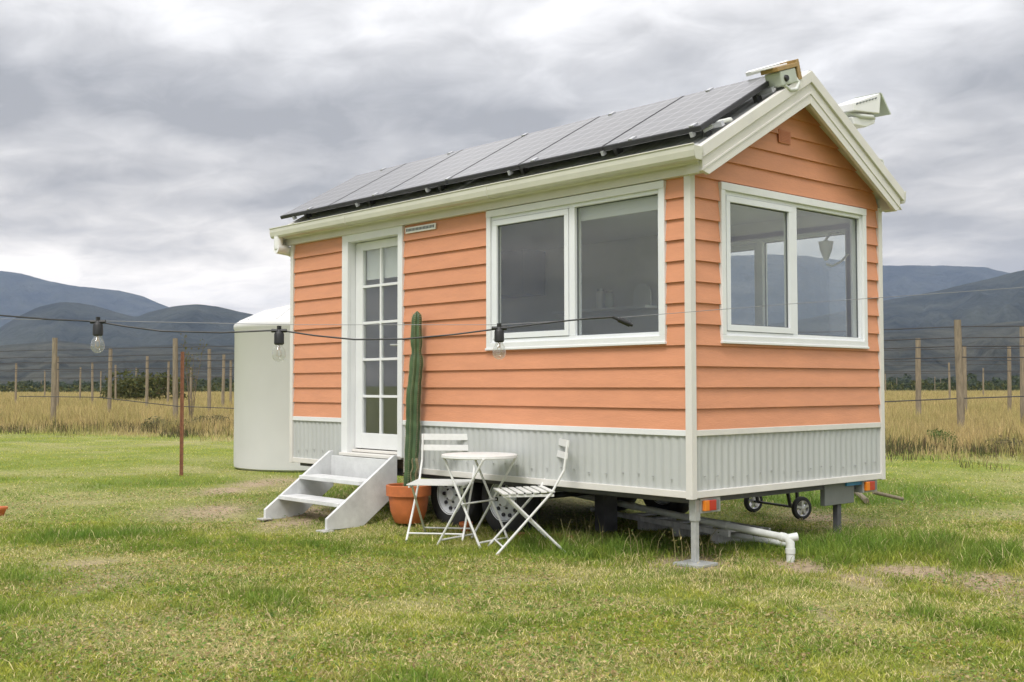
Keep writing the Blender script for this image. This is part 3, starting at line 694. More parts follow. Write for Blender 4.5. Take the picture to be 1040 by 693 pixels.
# floodlight with sensor on the left roof slope by the gable
ft = empty('floodlight', (.10, .98, 3.47), 'grey floodlight with tan side and curled conduit by the roof ridge above the solar panels', 'floodlight')
def fp(mb, name, m, par, **k): return mb.build(name, M[m], par, k.get('smooth', False), k.get('bevel', 0))
aw = V(0, .34, .115).normalized()
nw = V(0, -.115, .34).normalized()
c0 = V(.13, .915, 3.515)
b_ = fp(MB().obox(c0, V(.07, 0, 0), aw*.105, nw*.055), 'lamp_body', 'devgrey', ft, bevel=.01)
fp(MB().obox(c0+nw*.072-V(0, 0, 0), V(.075, 0, 0), aw*.135, nw*.016), 'tan_cover', 'brass', ft, bevel=.004)
fp(MB().obox(c0+nw*.094+V(-.02, -.09, -.03), V(.06, 0, 0), aw*.15, nw*.006), 'top_plate', 'devwhite', ft, bevel=.003)
fp(MB().obox(c0+aw*.145+nw*.035, V(.07, 0, 0), aw*.022, nw*.075), 'heat_sink', 'brass', ft, bevel=.003)
mb = MB()
for k in range(5): mb.obox(c0+aw*.171+nw*(-.02+.025*k), V(.065, 0, 0), aw*.006, nw*.004)
fp(mb, 'cooling_fins', 'devgrey', ft)
fp(MB().lathe([(.001, .016), (.020, .014), (.026, .0), (.026, -.01)], c0+V(.072, 0, 0)-aw*.045-nw*.005, 18, 'x'), 'lens', 'black', ft, smooth=True)
fp(MB().tube([c0+V(.05, -.05, -.06), c0+V(.06, .02, -.095), c0+V(.06, .10, -.075), c0+V(.06, .135, -.02), c0+V(.05, .10, .015)], .016, 10), 'conduit', 'pvc', ft, smooth=True)
fp(MB().flat(c0+V(-.0, -.02, -.05), V(.10, .93, APZ-.02-(W/2-.93)*SL), .05, .012, (1, 0, 0)), 'bracket', 'galv', ft)

# solar flood light on the right slope
sf = empty('solar_light', (.05, 1.9, 3.24), 'white solar light with tilted panel housing standing off the right roof slope', 'solar light')
c1 = V(.05, 2.10, 3.62)
def zr(y): return APZ-.03-(y-W/2)*SL
ax = V(0, .30, .02); 
P = [V(.05, 1.83, 3.50), V(.05, 2.33, 3.66), V(.05, 2.50, 3.52), V(.05, 2.30, 3.50), V(.05, 1.86, 3.41)]
SY = lambda P: [V(p.x, 1.83+(p.y-1.83)*.84, p.z-.015-(p.y-1.83)*.06) for p in P]
hs = fp(MB().prism(SY([V(-.05, 1.82, 3.49), V(-.05, 2.30, 3.665), V(-.05, 2.33, 3.66), V(-.05, 2.30, 3.50), V(-.05, 1.84, 3.435)]), (.22, 0, 0)), 'housing', 'devwhite', sf, bevel=.005)
fp(MB().prism(SY([V(-.06, 2.30, 3.672), V(-.06, 2.335, 3.668), V(-.06, 2.50, 3.53), V(-.06, 2.47, 3.525)]), (.24, 0, 0)), 'visor', 'devgrey', sf, bevel=.003)
mb = MB()
for k in range(7): mb.obox(SY([V(.172, 1.90+.055*k, 3.50+.0185*k)])[0], V(.002, 0, 0), V(0, .014, .005), V(0, 0, .005))
fp(mb, 'vent_slots', 'seal', hs)
fp(MB().prism(SY([V(-.03, 1.86, 3.395), V(-.03, 2.28, 3.45), V(-.03, 2.28, 3.42), V(-.03, 2.12, 3.36), V(-.03, 1.90, 3.34)]), (.17, 0, 0)), 'lamp_head', 'devwhite', sf, bevel=.008)
fp(MB().tube(SY([V(.06, 1.88, 3.44), V(.15, 2.0, 3.425), V(.15, 2.2, 3.455), V(.10, 2.33, 3.475), V(.02, 2.3, 3.50)]), .018, 10), 'support_arm', 'pvc', sf, smooth=True)
fp(MB().obox(V(.06, 1.87, 3.315), V(.05, 0, 0), V(0, .05, -.028), V(0, .012, .05)), 'base', 'devgrey', sf, bevel=.004)
fp(MB().flat(V(.06, 1.88, 3.30), V(.06, 1.93, 3.42), .06, .03, (1, 0, 0)), 'bracket', 'pvc', sf)
# hook further down
hk = MB().tube([V(.12, 2.20, zr(2.20)-.01), V(.14, 2.24, zr(2.20)+.06), V(.14, 2.31, zr(2.2)+.055), V(.14, 2.32, zr(2.2)+.02)], .010, 8)
part(hk, 'cable_clip', 'pvc', smooth=True)

# interior fittings
part(MB().box(-5.05, -2.75, 1.80, 2.34, .60, 1.46).box(-5.07, -2.72, 1.77, 2.34, 1.46, 1.50), 'kitchen_bench', 'cabinet', bevel=.004)
part(MB().box(-3.6, -2.30, 2.15, 2.345, 2.0, 2.025), 'wall_shelf', 'white', bevel=.002)
part(MB().box(-4.9, -3.9, 2.02, 2.345, 2.22, 2.70), 'wall_cupboard', 'cabinet', bevel=.003)
def jar(x, z, h, r, m, lab, cat, nm, lid='galv'):
    e = empty(nm, (x, 2.24, z), lab, cat)
    fp(MB().lathe([(.001, 0), (r, 0), (r, h*.8), (r*.8, h*.88), (.001, h*.88)], (x, 2.24, z), 20), 'body', m, e, smooth=True)
    fp(MB().lathe([(r*.82, h*.86), (r*.82, h), (.001, h)], (x, 2.24, z), 20), 'lid', lid, e, smooth=True)
jar(-2.98, 2.027, .20, .045, 'white', 'tall pale jar on the shelf seen through the front window, nearer the door', 'jar', 'storage_jar')
jar(-2.86, 2.027, .17, .045, 'devgrey', 'short greyish jar beside the tall pale jar on the inside shelf', 'jar', 'storage_jar')
e = empty('arched_board', (-2.45, 2.28, 2.027), 'white arched board standing on the inside shelf at its right end', 'board')
fp(MB().prism([V(-2.45+.11*math.cos(a), 2.27, 2.14+.11*math.sin(a)) for a in [PI*k/12 for k in range(13)]]+[V(-2.56, 2.27, 2.027), V(-2.34, 2.27, 2.027)], (0, .02, 0)), 'board', 'white', e)
e = empty('kettle', (-2.9, 2.1, 1.50), 'pale kettle on the kitchen bench seen through the front window', 'kettle')
fp(MB().lathe([(.001, 0), (.09, 0), (.085, .08), (.06, .15), (.02, .17), (.012, .19), (.001, .195)], (-2.9, 2.1, 1.502), 24), 'body', 'blind', e, smooth=True)
fp(MB().tube([(-2.9, 2.02, 1.60), (-2.9, 1.96, 1.68)], [.018, .01], 10), 'spout', 'blind', e, smooth=True)
fp(MB().tube([(-2.9, 2.03, 1.66), (-2.9, 2.04, 1.75), (-2.9, 2.15, 1.76), (-2.9, 2.17, 1.67)], .008, 8), 'handle', 'black', e, smooth=True)
# hanging lamp by the back window
e = empty('wall_lamp', (-.50, 2.30, 2.5), 'grey cone shaped lamp on a curved arm seen through the end window', 'lamp')
fp(MB().lathe([(.012, .02), (.03, 0), (.062, -.0), (.05, -.07), (.02, -.15), (.010, -.16), (.001, -.16)], (-.36, 2.25, 2.46), 20), 'lamp_shade', 'pvc', e, smooth=True)
fp(MB().tube([(-.36, 2.25, 2.48), (-.33, 2.28, 2.53), (-.30, 2.36, 2.54)], .010, 8), 'lamp_arm', 'galv', e, smooth=True)
fp(MB().tube([(-.36, 2.25, 2.27), (-.31, 2.26, 2.25), (-.25, 2.29, 2.28), (-.21, 2.35, 2.35)], .010, 8), 'cord', 'pvc', e, smooth=True)
# mattress and bench below the end window (inside)
part(MB().box(-1.9, -.12, .5, 2.3, .60, 1.10), 'day_bed', 'blind', bevel=.03)

# ------------------------------------------------------------------ steps
st = empty('entry_steps', (-3.85, -.45, 0), 'grey white painted timber steps with two treads leading to the door', 'steps')
def stringer(x):
    P = [(0.0, .625), (-.035, .625), (-.735, .115), (-.735, .02), (-.37, .02), (0.0, .29)]
    return MB().prism([V(x, y-.075, z) for y, z in P], (.035, 0, 0))
stringer(-4.355).build('stringer', M['step'], st, bevel=.003); stringer(-3.325).build('stringer', M['step'], st, bevel=.003)
for (y, z) in ((-.55, .20), (-.33, .375)):
    MB().box(-4.319, -3.326, y-.13, y+.105, z, z+.036).build('tread', M['step'], st, bevel=.004)
MB().box(-4.319, -3.326, -.105, -.082, .34, .582).build('riser', M['step'], st, bevel=.003)
fp(MB().box(-4.39, -4.28, -.86, -.76, .02, .035), 'paver', 'concrete', st, bevel=.004)
fp(MB().box(-3.39, -3.25, -.86, -.76, .0, .018), 'paver', 'concrete', st, bevel=.004)

# ------------------------------------------------------------------ potted cactus
pc = at(411, 531); PC = V(-3.04, -.135, .055)
pot = empty('terracotta_pot', PC, 'large round terracotta pot beside the steps holding the tall cactus', 'pot')
MB().lathe([(.001, .0), (.115, .0), (.125, .01), (.158, .10), (.172, .20), (.176, .235), (.196, .237), (.198, .325), (.186, .33), (.178, .325), (.176, .24), (.17, .30), (.001, .30)], PC, 48).build('pot_body', M['terra'], pot, True)
MB().lathe([(.001, .305), (.174, .30)], PC, 30).build('soil', M['soil'], pot, True)
cac = empty('cactus', PC+V(0, 0, .3), 'tall ribbed green column cactus leaning beside the door, rooted in the terracotta pot', 'cactus')
def cactus_stem(base, top, z0, z1, r0, r1, rmid, nrib=6, waists=()):
    n = nrib*8; mb = MB(); i0 = 0; N = 46; sp = MB()
    for k in range(N+1):
        t = k/N; z = z0+(z1-z0)*t; c_ = V(base[0]+(top[0]-base[0])*t, base[1]+(top[1]-base[1])*t, z)
        r = r0+(rmid-r0)*math.sin(min(1, t*1.4)*PI/2)
        r += (r1-rmid)*max(0, (t-.55)/.45)
        for (wt, wa, ww) in waists: r *= 1-wa*math.exp(-((t-wt)/ww)**2)
        r *= 1+.035*math.sin(t*37)+.03*math.sin(t*91+1)
        c_ = c_+V(.006*math.sin(t*11), .004*math.sin(t*17+2), 0)
        if t > .955: r *= math.sqrt(max(0.02, 1-((t-.955)/.045)**2))
        for j in range(n):
            a = 2*PI*j/n; rib = 1+.16*math.cos(a*nrib+.5)-.05
            mb.v.append(tuple(c_+V(math.cos(a)*r*rib, math.sin(a)*r*rib, 0)))
        if k < N and k > 0:
            for q in range(nrib):
                a = (2*PI*q-.5)/nrib
                for dz in (0, .5):
                    cc = c_+V(math.cos(a)*r*1.11, math.sin(a)*r*1.11, dz*(z1-z0)/N)
                    d = V(math.cos(a), math.sin(a), 0)
                    for s in (-1, 0, 1):
                        tdir = V(-math.sin(a), math.cos(a), 0)*s*.7+d+V(0, 0, random.uniform(-.5, .5)); e_ = cc+tdir.normalized()*.014
                        sp.quad(cc+V(0, 0, -.002), cc+V(0, 0, .002), e_)
    for k in range(N):
        for j in range(n):
            a = k*n+j; b2 = k*n+(j+1) % n; mb.f.append((a, b2, b2+n, a+n))
    mb.f.append(tuple(range(N*n, N*n+n)))
    return mb, sp
mb, sp = cactus_stem((PC.x+.02, PC.y+.0), (PC.x+.085, PC.y+.03), .34, 1.90, .056, .040, .060, 7, ((.77, .32, .018), (.4, .08, .03), (.58, .07, .04), (.2, .07, .03), (.9, .1, .03)))
s1 = mb.build('stem', M['cactus'], cac, True); sp.build('spines', M['spine'], s1)
mb, sp = cactus_stem((PC.x+.085, PC.y-.02), (PC.x+.09, PC.y+.0), .34, .62, .022, .018, .026, 5)
s2 = mb.build('stem', M['cactus'], cac, True); sp.build('spines', M['spine'], s2)

# ------------------------------------------------------------------ bistro set
def chair(loc, rz, label):
    e = empty('folding_chair', loc, label, 'chair', 'white slatted folding chairs beside the round table')
    def bl(mb, name, par=None):
        o = mb.build(name, M['wirewhite'], None); o.parent = par or e; return o
    # local: faces -y, seat at z=.45, width .40
    hw = .228
    for s in (-1, 1):
        # long frame: front foot up to the back rest
        bl(MB().tube([(s*hw, -.25, .01), (s*hw, .165, .46), (s*hw, .255, .62), (s*hw, .285, .84)], .0095, 8), 'back_leg_frame')
        bl(MB().tube([(s*(hw-.025), .27, .01), (s*(hw-.025), -.17, .435)], .0095, 8), 'leg')
    bl(MB().tube([(-hw, -.20, .065), (hw, -.20, .065)], .007, 8), 'stretcher')
    bl(MB().tube([(-hw+.03, .22, .058), (hw-.03, .22, .058)], .007, 8), 'stretcher')
    seat = MB()
    for k in range(7):
        y = -.185+k*.058; seat.box(-hw-.012, hw+.012, y-.021, y+.021, .448+.002*k, .457+.002*k)
    so = bl(seat, 'seat'); bl(MB().box(-hw+.0, -hw+.012, -.20, .18, .428, .447).box(hw-.012, hw, -.20, .18, .428, .447), 'seat_rail', so)
    bl(MB().obox((0, .287, .815), (hw+.012, 0, 0), (0, .005, -.0007), (0, .003, .026)).obox((0, .276, .725), (hw+.012, 0, 0), (0, .005, -.0007), (0, .003, .024)), 'backrest')
    e.rotation_euler = (0, 0, rz); return e
# facing (.47,-.88): local -y -> rotate
def face(dx, dy): return math.atan2(dy, dx)+PI/2
chair((-2.34, -.325, 0), face(.62, -.785), 'white slatted folding chair with its back to the wall, between cactus and table')
chair((-1.36, -.30, 0), face(-.55, -.85), 'white slatted folding chair seen side on, to the right of the round table')
tb = empty('bistro_table', (-1.82, -.36, 0), 'small round white metal folding table between the two chairs', 'table')
def tl(mb, name, sm=False):
    o = mb.build(name, M['wirewhite'], None, sm); o.parent = tb; return o
tl(MB().lathe([(.001, .712), (.285, .712), (.297, .708), (.299, .69), (.293, .684), (.288, .70), (.001, .70)], (0, 0, 0), 56), 'tabletop', True)
for s in (-1, 1):
    for w_ in (-1, 1):
        ww = .225 if s < 0 else .195
        fx = -.24 if s < 0 else .15
        tl(MB().tube([(fx, w_*ww, .012), (-s*.20, w_*ww, .69)], .0095, 8), 'leg', True)
    ww = .225 if s < 0 else .195
    fx = -.215 if s < 0 else .13
    tl(MB().tube([(fx, -ww, .05), (fx, ww, .05)], .008, 8), 'stretcher', True)
    tl(MB().tube([(-s*.20, -ww, .69), (-s*.20, ww, .69)], .008, 8), 'top_rail', True)
tl(MB().tube([(0, -.23, .34), (0, .23, .34)], .007, 8), 'pivot_bar', True)
tb.rotation_euler = (0, 0, R(14))

# ------------------------------------------------------------------ pipes and things under the house
pe = V(.28, .72, .165)
dp = empty('drain_pipe', pe-V(0, 0, .15), 'long grey drain pipe running under the house to a white elbow at the ground', 'pipe')
far_ = V(-3.0, 1.42, .27)
di = (pe-far_).normalized()
MB().tube([far_, pe-di*.05], .027, 16).build('pipe_run', M['pvc'], dp, True)
MB().tube([pe-di*.07, pe-di*.03], .033, 16).tube([pe-di*.04, pe, pe+V(.015, .005, -.03), pe+V(.015, .005, -.17)], [.030, .033, .031, .029], 16).tube([pe+V(.015, .005, -.07), pe+V(.015, .005, -.105)], .035, 16).tube([pe, pe+V(.045, .05, .012)], .029, 12).build('elbow', M['pvc'], dp, True)
for t in (.45, .8):
    c_ = far_.lerp(pe, t); MB().tube([c_-di*.035, c_+di*.035], .031, 16).build('pipe_collar', M['pvc'], dp, True)
for i, (a_, b3, r_, lb) in enumerate(((V(-2.4, 1.50, .10), V(.12, 1.00, .075), .022, 'thin grey pipe lying just behind the long drain pipe under the house'), (V(-1.9, 1.95, .07), V(-.1, 1.35, .05), .020, 'thin grey pipe farthest back on the grass under the house'))):
    o = MB().tube([a_, a_.lerp(b3, .5)+V(0, 0, -.012), b3], r_, 12).build('loose_pipe', M['pvc'], None, True); tag(o, lb, 'pipe', 'loose pipes under the house')
pl = empty('ladder_frame', (-.75, 1.15, 0), 'grey flat slatted frame lying on the grass behind the drain pipe', 'frame')
dv = V(.972, -.235, 0).normalized(); dw = V(.235, .972, 0).normalized(); c_ = V(-1.05, 1.30, .11)
for s_ in (-1, 1): MB().obox(c_+dw*s_*.20, dv*.72, dw*.012, V(0, 0, .022)).build('side_rail', M['slat'], pl, bevel=.003)
for k in range(5): MB().obox(c_+dv*(-.62+k*.31)+V(0, 0, .012), dv*.04, dw*.19, V(0, 0, .009)).build('slat', M['slat'], pl, bevel=.002)
for k in range(3): MB().obox(c_+dv*(-.5+k*.5)+V(0, 0, -.068), dv*.05, dw*.17, V(0, 0, .045)).build('foot', M['slat'], pl, bevel=.002)
# trolley with two small wheels behind the house
w1 = at(765, 509, .11); w2 = at(814, 516, .11); w1 = V(w1.x, w1.y, .108); w2 = V(w2.x, w2.y, .108)
tr_ = empty('wheeled_trolley', V((w1.x+w2.x)/2, (w1.y+w2.y)/2, 0), 'black framed trolley on two small silver spoked wheels parked behind the house', 'trolley')
axd = (w2-w1).normalized(); wdir = V(-axd.y, axd.x, 0)
def small_wheel(c_):
    w_ = bpy.data.objects.new('wheel', None); COL.objects.link(w_); w_.parent = tr_; w_.location = c_-tr_.location
    ang_ = math.atan2(axd.y, axd.x)-PI/2
    def ro(mb, nm, m):
        o = mb.build(nm, M[m], None, True); o.parent = w_; o.rotation_euler = (0, 0, ang_); return o
    ro(MB().lathe([(.072, -.022), (.085, -.026), (.102, -.020), (.108, -.008), (.108, .008), (.102, .020), (.085, .026), (.072, .022), (.072, -.022)], (0, 0, 0), 28, 'y'), 'tyre', 'rubber')
    mb = MB()
    for k in range(5):
        a = 2*PI*k/5+.3; d = V(math.cos(a), 0, math.sin(a)); t = V(-d.z, 0, d.x)
        mb.obox(d*.043, d*.033, t*.012, V(0, .019, 0))
    mb.lathe([(.001, -.024), (.017, -.022), (.018, .022), (.001, .024)], (0, 0, 0), 14, 'y').lathe([(.074, -.02), (.066, -.018), (.066, .018), (.074, .02)], (0, 0, 0), 28, 'y')
    ro(mb, 'rim', 'rimsilver')
small_wheel(w1); small_wheel(w2)
MB().tube([w1, w2], .012, 8).build('axle', M['black'], tr_, True)
m1 = w1.lerp(w2, .24); m2 = w1.lerp(w2, .72)
for q, d in ((w1.lerp(w2, .10), V(-.02, 0, 0)), (w1.lerp(w2, .78), V(0, 0, 0))):
    MB().flat(q, q+wdir*-.14+V(0, 0, .80)+axd*-.05, .035, .02, axd).build('upright', M['black'], tr_, bevel=.003)
q = w1.lerp(w2, .98); MB().flat(q+axd*-.04, q+axd*-.05+wdir*-.02+V(0, 0, .62), .030, .02, axd).build('upright', M['black'], tr_, bevel=.003)
cc = w1.lerp(w2, .5)+V(0, 0, .72); MB().obox(cc, axd*.28, wdir*.20, V(0, 0, .06)).build('tray', M['black'], tr_, bevel=.01)
# small things near the wheels
sp_ = at(487, 538); sp_ = V(sp_.x, sp_.y-.2, 0)
e = empty('small_pot', (-2.42, -.02, 0), 'small terracotta pot on the grass between the trailer wheels', 'pot')
MB().lathe([(.001, 0), (.035, 0), (.05, .075), (.058, .076), (.058, .10), (.05, .10), (.045, .06), (.001, .05)], (-2.42, .0, .0), 24).build('pot_body', M['terra'], e, True)
for i, (x, y, rz, lb) in enumerate(((-1.72, .10, .5, 'reddish brick lying on the grass nearest the right folding chair'), (-1.48, .22, -.3, 'reddish brick farther along the grass, toward the drain pipe'))):
    o = MB().box(-.11, .11, -.05, .05, 0, .065).build('brick', M['brick'], None, bevel=.006); o.location = (x, y, .0); o.rotation_euler = (0, 0, rz); tag(o, lb, 'brick', 'bricks near the trailer wheels')
o = MB().box(-.07, .07, -.07, .07, 0, .46).build('timber_block', M['post'], None, bevel=.006); o.location = (-4.55, .55, 0); tag(o, 'stout timber block propping the house up behind the steps', 'block')
o = MB().box(-.06, .06, -.08, .08, 0, .44).build('timber_block', M['chassis'], None, bevel=.006); o.location = (-1.70, .95, 0); tag(o, 'dark block propping the house up just right of the trailer wheels', 'block')
# pole lying right
p = at(887, 502, .1); q = at(917, 508, .03)
o = MB().tube([V(p.x, p.y, .12), V(q.x, q.y, .04)], .019, 8).build('timber_pole', M['post'], None, True); tag(o, 'thin weathered pole lying on the grass past the rear corner of the house', 'pole')
o = MB().tube([at(868, 498, .03)+V(0, 0, .0), at(880, 509, .02)], .03, 8).build('timber_offcut', M['post'], None, True); tag(o, 'short timber offcut in the grass beside the rear tail light', 'timber')
# terracotta rim at the left edge of the photo
e0 = at(-2, 524); e = empty('fire_bowl', (e0.x, e0.y, 0), 'low terracotta bowl on the lawn cut by the left edge of the photo', 'bowl')
MB().lathe([(.001, 0), (.05, 0), (.075, .06), (.088, .065), (.088, .085), (.075, .085), (.06, .04), (.001, .03)], (e0.x, e0.y, 0), 32).build('bowl', M['terra'], e, True)

# ------------------------------------------------------------------ water tank
tk = empty('water_tank', TK, 'large pale grey plastic rainwater tank with domed top behind the house', 'water tank')
MB().lathe([(1.14, 0), (1.185, .03), (1.19, .10), (1.19, 2.10), (1.205, 2.12), (1.205, 2.17), (1.18, 2.20)], TK, 96).build('tank_wall', M['tank'], tk, True)
mb = MB().lathe([(1.18, 2.20), (1.12, 2.235), (.75, 2.40), (.40, 2.49), (.26, 2.515), (.26, 2.54), (.001, 2.55)], TK, 96)
lid = mb.build('tank_lid', M['tank'], tk, True)
mb = MB()
for k in range(12):
    a = 2*PI*k/12; d = V(math.cos(a), math.sin(a), 0); mb.tube([TK+d*1.12+V(0, 0, 2.232), TK+d*.75+V(0, 0, 2.398), TK+d*.30+V(0, 0, 2.51)], .016, 6)
mb.build('lid_ribs', M['tank'], lid, True)

# ------------------------------------------------------------------ string lights
cable = [(-130, 4.35, 1.50), (0, 4.3, None)]
def pd(x, y, d): return CAMP + ray(x, y)*d
pts = [pd(-900, 300, 4.9), pd(-400, 318, 4.6), pd(-120, 320, 4.4), pd(0, 320.5, 4.3), pd(50, 324.5, 4.25), pd(97, 326.5, 4.2), pd(130, 332, 4.2), pd(165, 336.5, 4.2), pd(225, 338, 4.2), pd(283, 335.5, 4.2), pd(320, 341, 4.2), pd(360, 345, 4.2), pd(410, 344.5, 4.2), pd(460, 340, 4.2), pd(507, 334, 4.2), pd(560, 327.5, 4.2), pd(600, 323.5, 4.2), pd(625, 322, 4.2)]
sl = empty('string_lights', pd(300, 338, 4.2), 'black festoon cable with three clear bulbs hanging across in front of the house', 'string lights')
MB().tube(pts, .0034, 6).build('cable', M['black'], sl, True)
a = pd(622, 322, 4.2); b2 = pd(640, 329.5, 4.2)
MB().tube([a, a.lerp(b2, .3), a.lerp(b2, .35), b2], [.005, .006, .010, .011], 10).tube([b2, b2+(b2-a)*.15], .006, 8).build('plug', M['black'], sl, True)
for (x, y) in ((99.5, 327), (283.5, 336), (507, 333.5)):
    t = pd(x, y, 4.2)
    sk = MB().lathe([(.001, .006), (.008, .005), (.010, -.002), (.015, -.006), (.018, -.012), (.0185, -.048), (.014, -.052), (.001, -.052)], t, 18).box(t.x-.006, t.x+.006, t.y-.006, t.y+.006, t.z, t.z+.018).tube([t+R3*-.028+V(0, 0, .0), t+R3*.028], .007, 8).build('socket', M['black'], sl, True)
    MB().lathe([(.012, -.050), (.014, -.058), (.021, -.070), (.0245, -.084), (.024, -.097), (.018, -.108), (.008, -.114), (.0005, -.115)], t, 24).build('bulb', M['bulbglass'], sk, True)
    MB().tube([t+V(0, 0, -.052), t+V(0, 0, -.072)], .005, 8).tube([t+R3*-.006+V(0, 0, -.07), t+R3*-.008+V(0, 0, -.092), t+V(0, 0, -.098), t+R3*.008+V(0, 0, -.092), t+R3*.006+V(0, 0, -.07)], .0011, 5).build('filament', M['brass'], sk, True)
o = MB().tube([pd(-700, 322, 4.7), pd(0, 324, 4.35), pd(150, 327, 4.3), pd(300, 330, 4.25), pd(507, 330, 4.2), pd(632, 322.5, 4.2), pd(700, 317, 4.2), pd(800, 309, 4.2), pd(893, 302.5, 4.2), pd(1040, 292, 4.2), pd(1500, 255, 4.2)], .0011, 5).build('support_wire', M['wiregrey'], None, True)
tag(o, 'thin steel support wire stretched across the view above the bulb cable', 'wire')

# ------------------------------------------------------------------ vineyard posts & wires
def post(base, h, r, lean, label):
    mb = MB(); pts = []
    for k in range(7):
        t = k/6; pts.append(V(base.x+lean[0]*t+random.uniform(-.006, .006), base.y+lean[1]*t, base.z-.1+(h+.1)*t))
    mb.tube(pts, [r*(1.05-.12*k/6)*random.uniform(.96, 1.04) for k in range(7)], 12)
    o = mb.build('vineyard_post', M['post'], None, True); return tag(o, label, 'post', 'timber posts of the vineyard')
def pdist(ytop, h): return (h-CAMP.z)*FPX/(391.6-ytop)
PL = [(54.8, 342.3, 2.78, 'tall weathered vineyard post left of the first bulb, nearest the lawn on that side'),
 (178.8, 343, 2.78, 'tall vineyard post directly behind the rusty steel picket'),
 (111.3, 353, 2.75, 'tall vineyard post in the dry grass just right of the first hanging bulb'),
 (149.4, 361, 2.75, 'mid distance vineyard post in front of the olive bush, left of the rusty picket'),
 (212.9, 353.8, 2.75, 'vineyard post halfway between the rusty picket and the water tank'),
 (16.4, 368, 2.75, 'vineyard post nearest the left edge of the photo'),
 (59, 361, 2.75, 'slim vineyard post close behind the tall leftmost near post'),
 (94.3, 366.8, 2.75, 'farther vineyard post directly below the first hanging bulb'),
 (118, 369.7, 2.75, 'dark far vineyard post just right of the tall one by the first bulb'),
 (46, 375.5, 2.75, 'small far vineyard post just left of the tall leftmost near post'),
 (81.6, 372, 2.75, 'small far vineyard post between the tall left post and the first bulb'),
 (102.4, 376, 2.75, 'tiny slanting vineyard post between two taller ones under the first bulb'),
 (138, 372.6, 2.75, 'small far vineyard post at the left side of the olive bush'),
 (170.8, 366, 2.75, 'far vineyard post just left of the tall one behind the rusty picket'),
 (226.4, 359.6, 2.75, 'slim vineyard post left of the water tank, second from it'),
 (234.5, 365, 2.75, 'slim vineyard post touching the left outline of the water tank'),
 (132, 384, 2.75, 'tiny most distant vineyard post beside the olive bush'),
 (194, 372, 2.75, 'far vineyard post just right of the rusty picket, behind the sapling'),
 (42, 385, 2.75, 'tiny most distant vineyard post near the left edge'),
 (932, 344, 2.75, 'vineyard post nearest the right wall corner of the house'),
 (973, 325.4, 2.78, 'thick leaning vineyard post standing nearest the lawn on the right'),
 (979.5, 352, 2.75, 'vineyard post just behind the thick leaning post on the right'),
 (964, 369, 2.75, 'small far vineyard post left of the thick leaning post on the right'),
 (998, 374.5, 2.75, 'small far vineyard post midway between the thick leaning post and the right edge'),
 (1024.4, 352.3, 2.75, 'vineyard post second from the right edge of the photo'),
 (1038.5, 331.4, 2.78, 'tall vineyard post cut by the right edge of the photo'),
 (899, 379.5, 2.75, 'far vineyard post touching the right outline of the house'),
 (910.5, 384, 2.75, 'tiny far vineyard post just right of the house, before the dark treeline'),
 (949, 383, 2.75, 'tiny far vineyard post between the house and the thick leaning post'),
 (955, 384.5, 2.75, 'tiniest vineyard post left of the thick leaning post, in front of the treeline')]
for i, (x, yt, h, lab) in enumerate(PL):
    d = pdist(yt, h); b_ = atd(x + (2.5 if x == 973 else 0), d)
    ln = (Rh*(-2.5/FPX*d) if x == 973 else Rh*random.uniform(-.05, .05))
    b_.z = 0
    post(b_, h, .085 if yt < 350 else (.075 if yt < 365 else .07), (ln.x, ln.y), lab)
u2 = V(.947, .322, 0)
def wires(p0, hs, t0, t1, r, row):
    for hz in hs:
        pts = []; n = 24
        for k in range(n+1):
            t = t0+(t1-t0)*k/n; pts.append(V(p0.x+u2.x*t, p0.y+u2.y*t, hz-.05*abs(math.sin(PI*t/6.5))))
        o = MB().tube(pts, r, 5).build('trellis_wire', M['wire'], None, True)
        tag(o, 'dark trellis wire %s %s' % ({0: 'at the top of', 1: 'second from the top of', 2: 'third from the top of', 3: 'fourth from the top of', 4: 'lowest and sagging on'}[hs.index(hz)], row), 'wire', 'trellis wires between the vineyard posts')
b_ = atd(975, pdist(325.4, 2.78))
wires(b_, [2.62, 2.36, 2.16, 1.90], -60, 12, .014, 'the nearest post row')
b_ = atd(979.5, pdist(352, 2.75)); wires(b_, [2.66, 2.2, 1.8], -75, 30, .016, 'the second post row')
b_ = atd(964, pdist(369, 2.75)); wires(b_, [2.66, 2.1], -90, 60, .022, 'the third post row')
b_ = atd(975, pdist(325.4, 2.78)); q0 = b_-u2*9; q1 = b_+u2*8
o = MB().tube([V(q0.x, q0.y, .62), V(b_.x-u2.x*3, b_.y-u2.y*3, .78), V(b_.x, b_.y, .93), V(q1.x, q1.y, 1.25)], .016, 6).build('irrigation_pipe', M['wire'], None, True)
tag(o, 'black irrigation pipe slung low across the thick leaning post', 'pipe')
o = MB().tube([at(95, 425, 1.0)*0+V(*atd(20, 31, .98)), V(*atd(100, 31, .95)), V(*atd(180, 30, .72)), V(*atd(300, 30, .60))], .012, 6).build('irrigation_pipe', M['wire'], None, True)
tag(o, 'dark irrigation pipe sagging above the dry grass left of the water tank', 'pipe')
# rusty picket
g0 = at(184.3, 483)
mb = MB(); 
for k in range(3):
    a = 2*PI*k/3+.4; d = V(math.cos(a), math.sin(a), 0); t = V(-d.y, d.x, 0)
    mb.obox(V(g0.x, g0.y, .86)+d*.014, d*.014, t*.0035, V(0, 0, .87))
o = mb.build('steel_picket', M['rust'], None); tag(o, 'rusty red brown steel fence picket standing alone on the lawn left of the water tank', 'fence post')
o.location = (0, 0, 0)

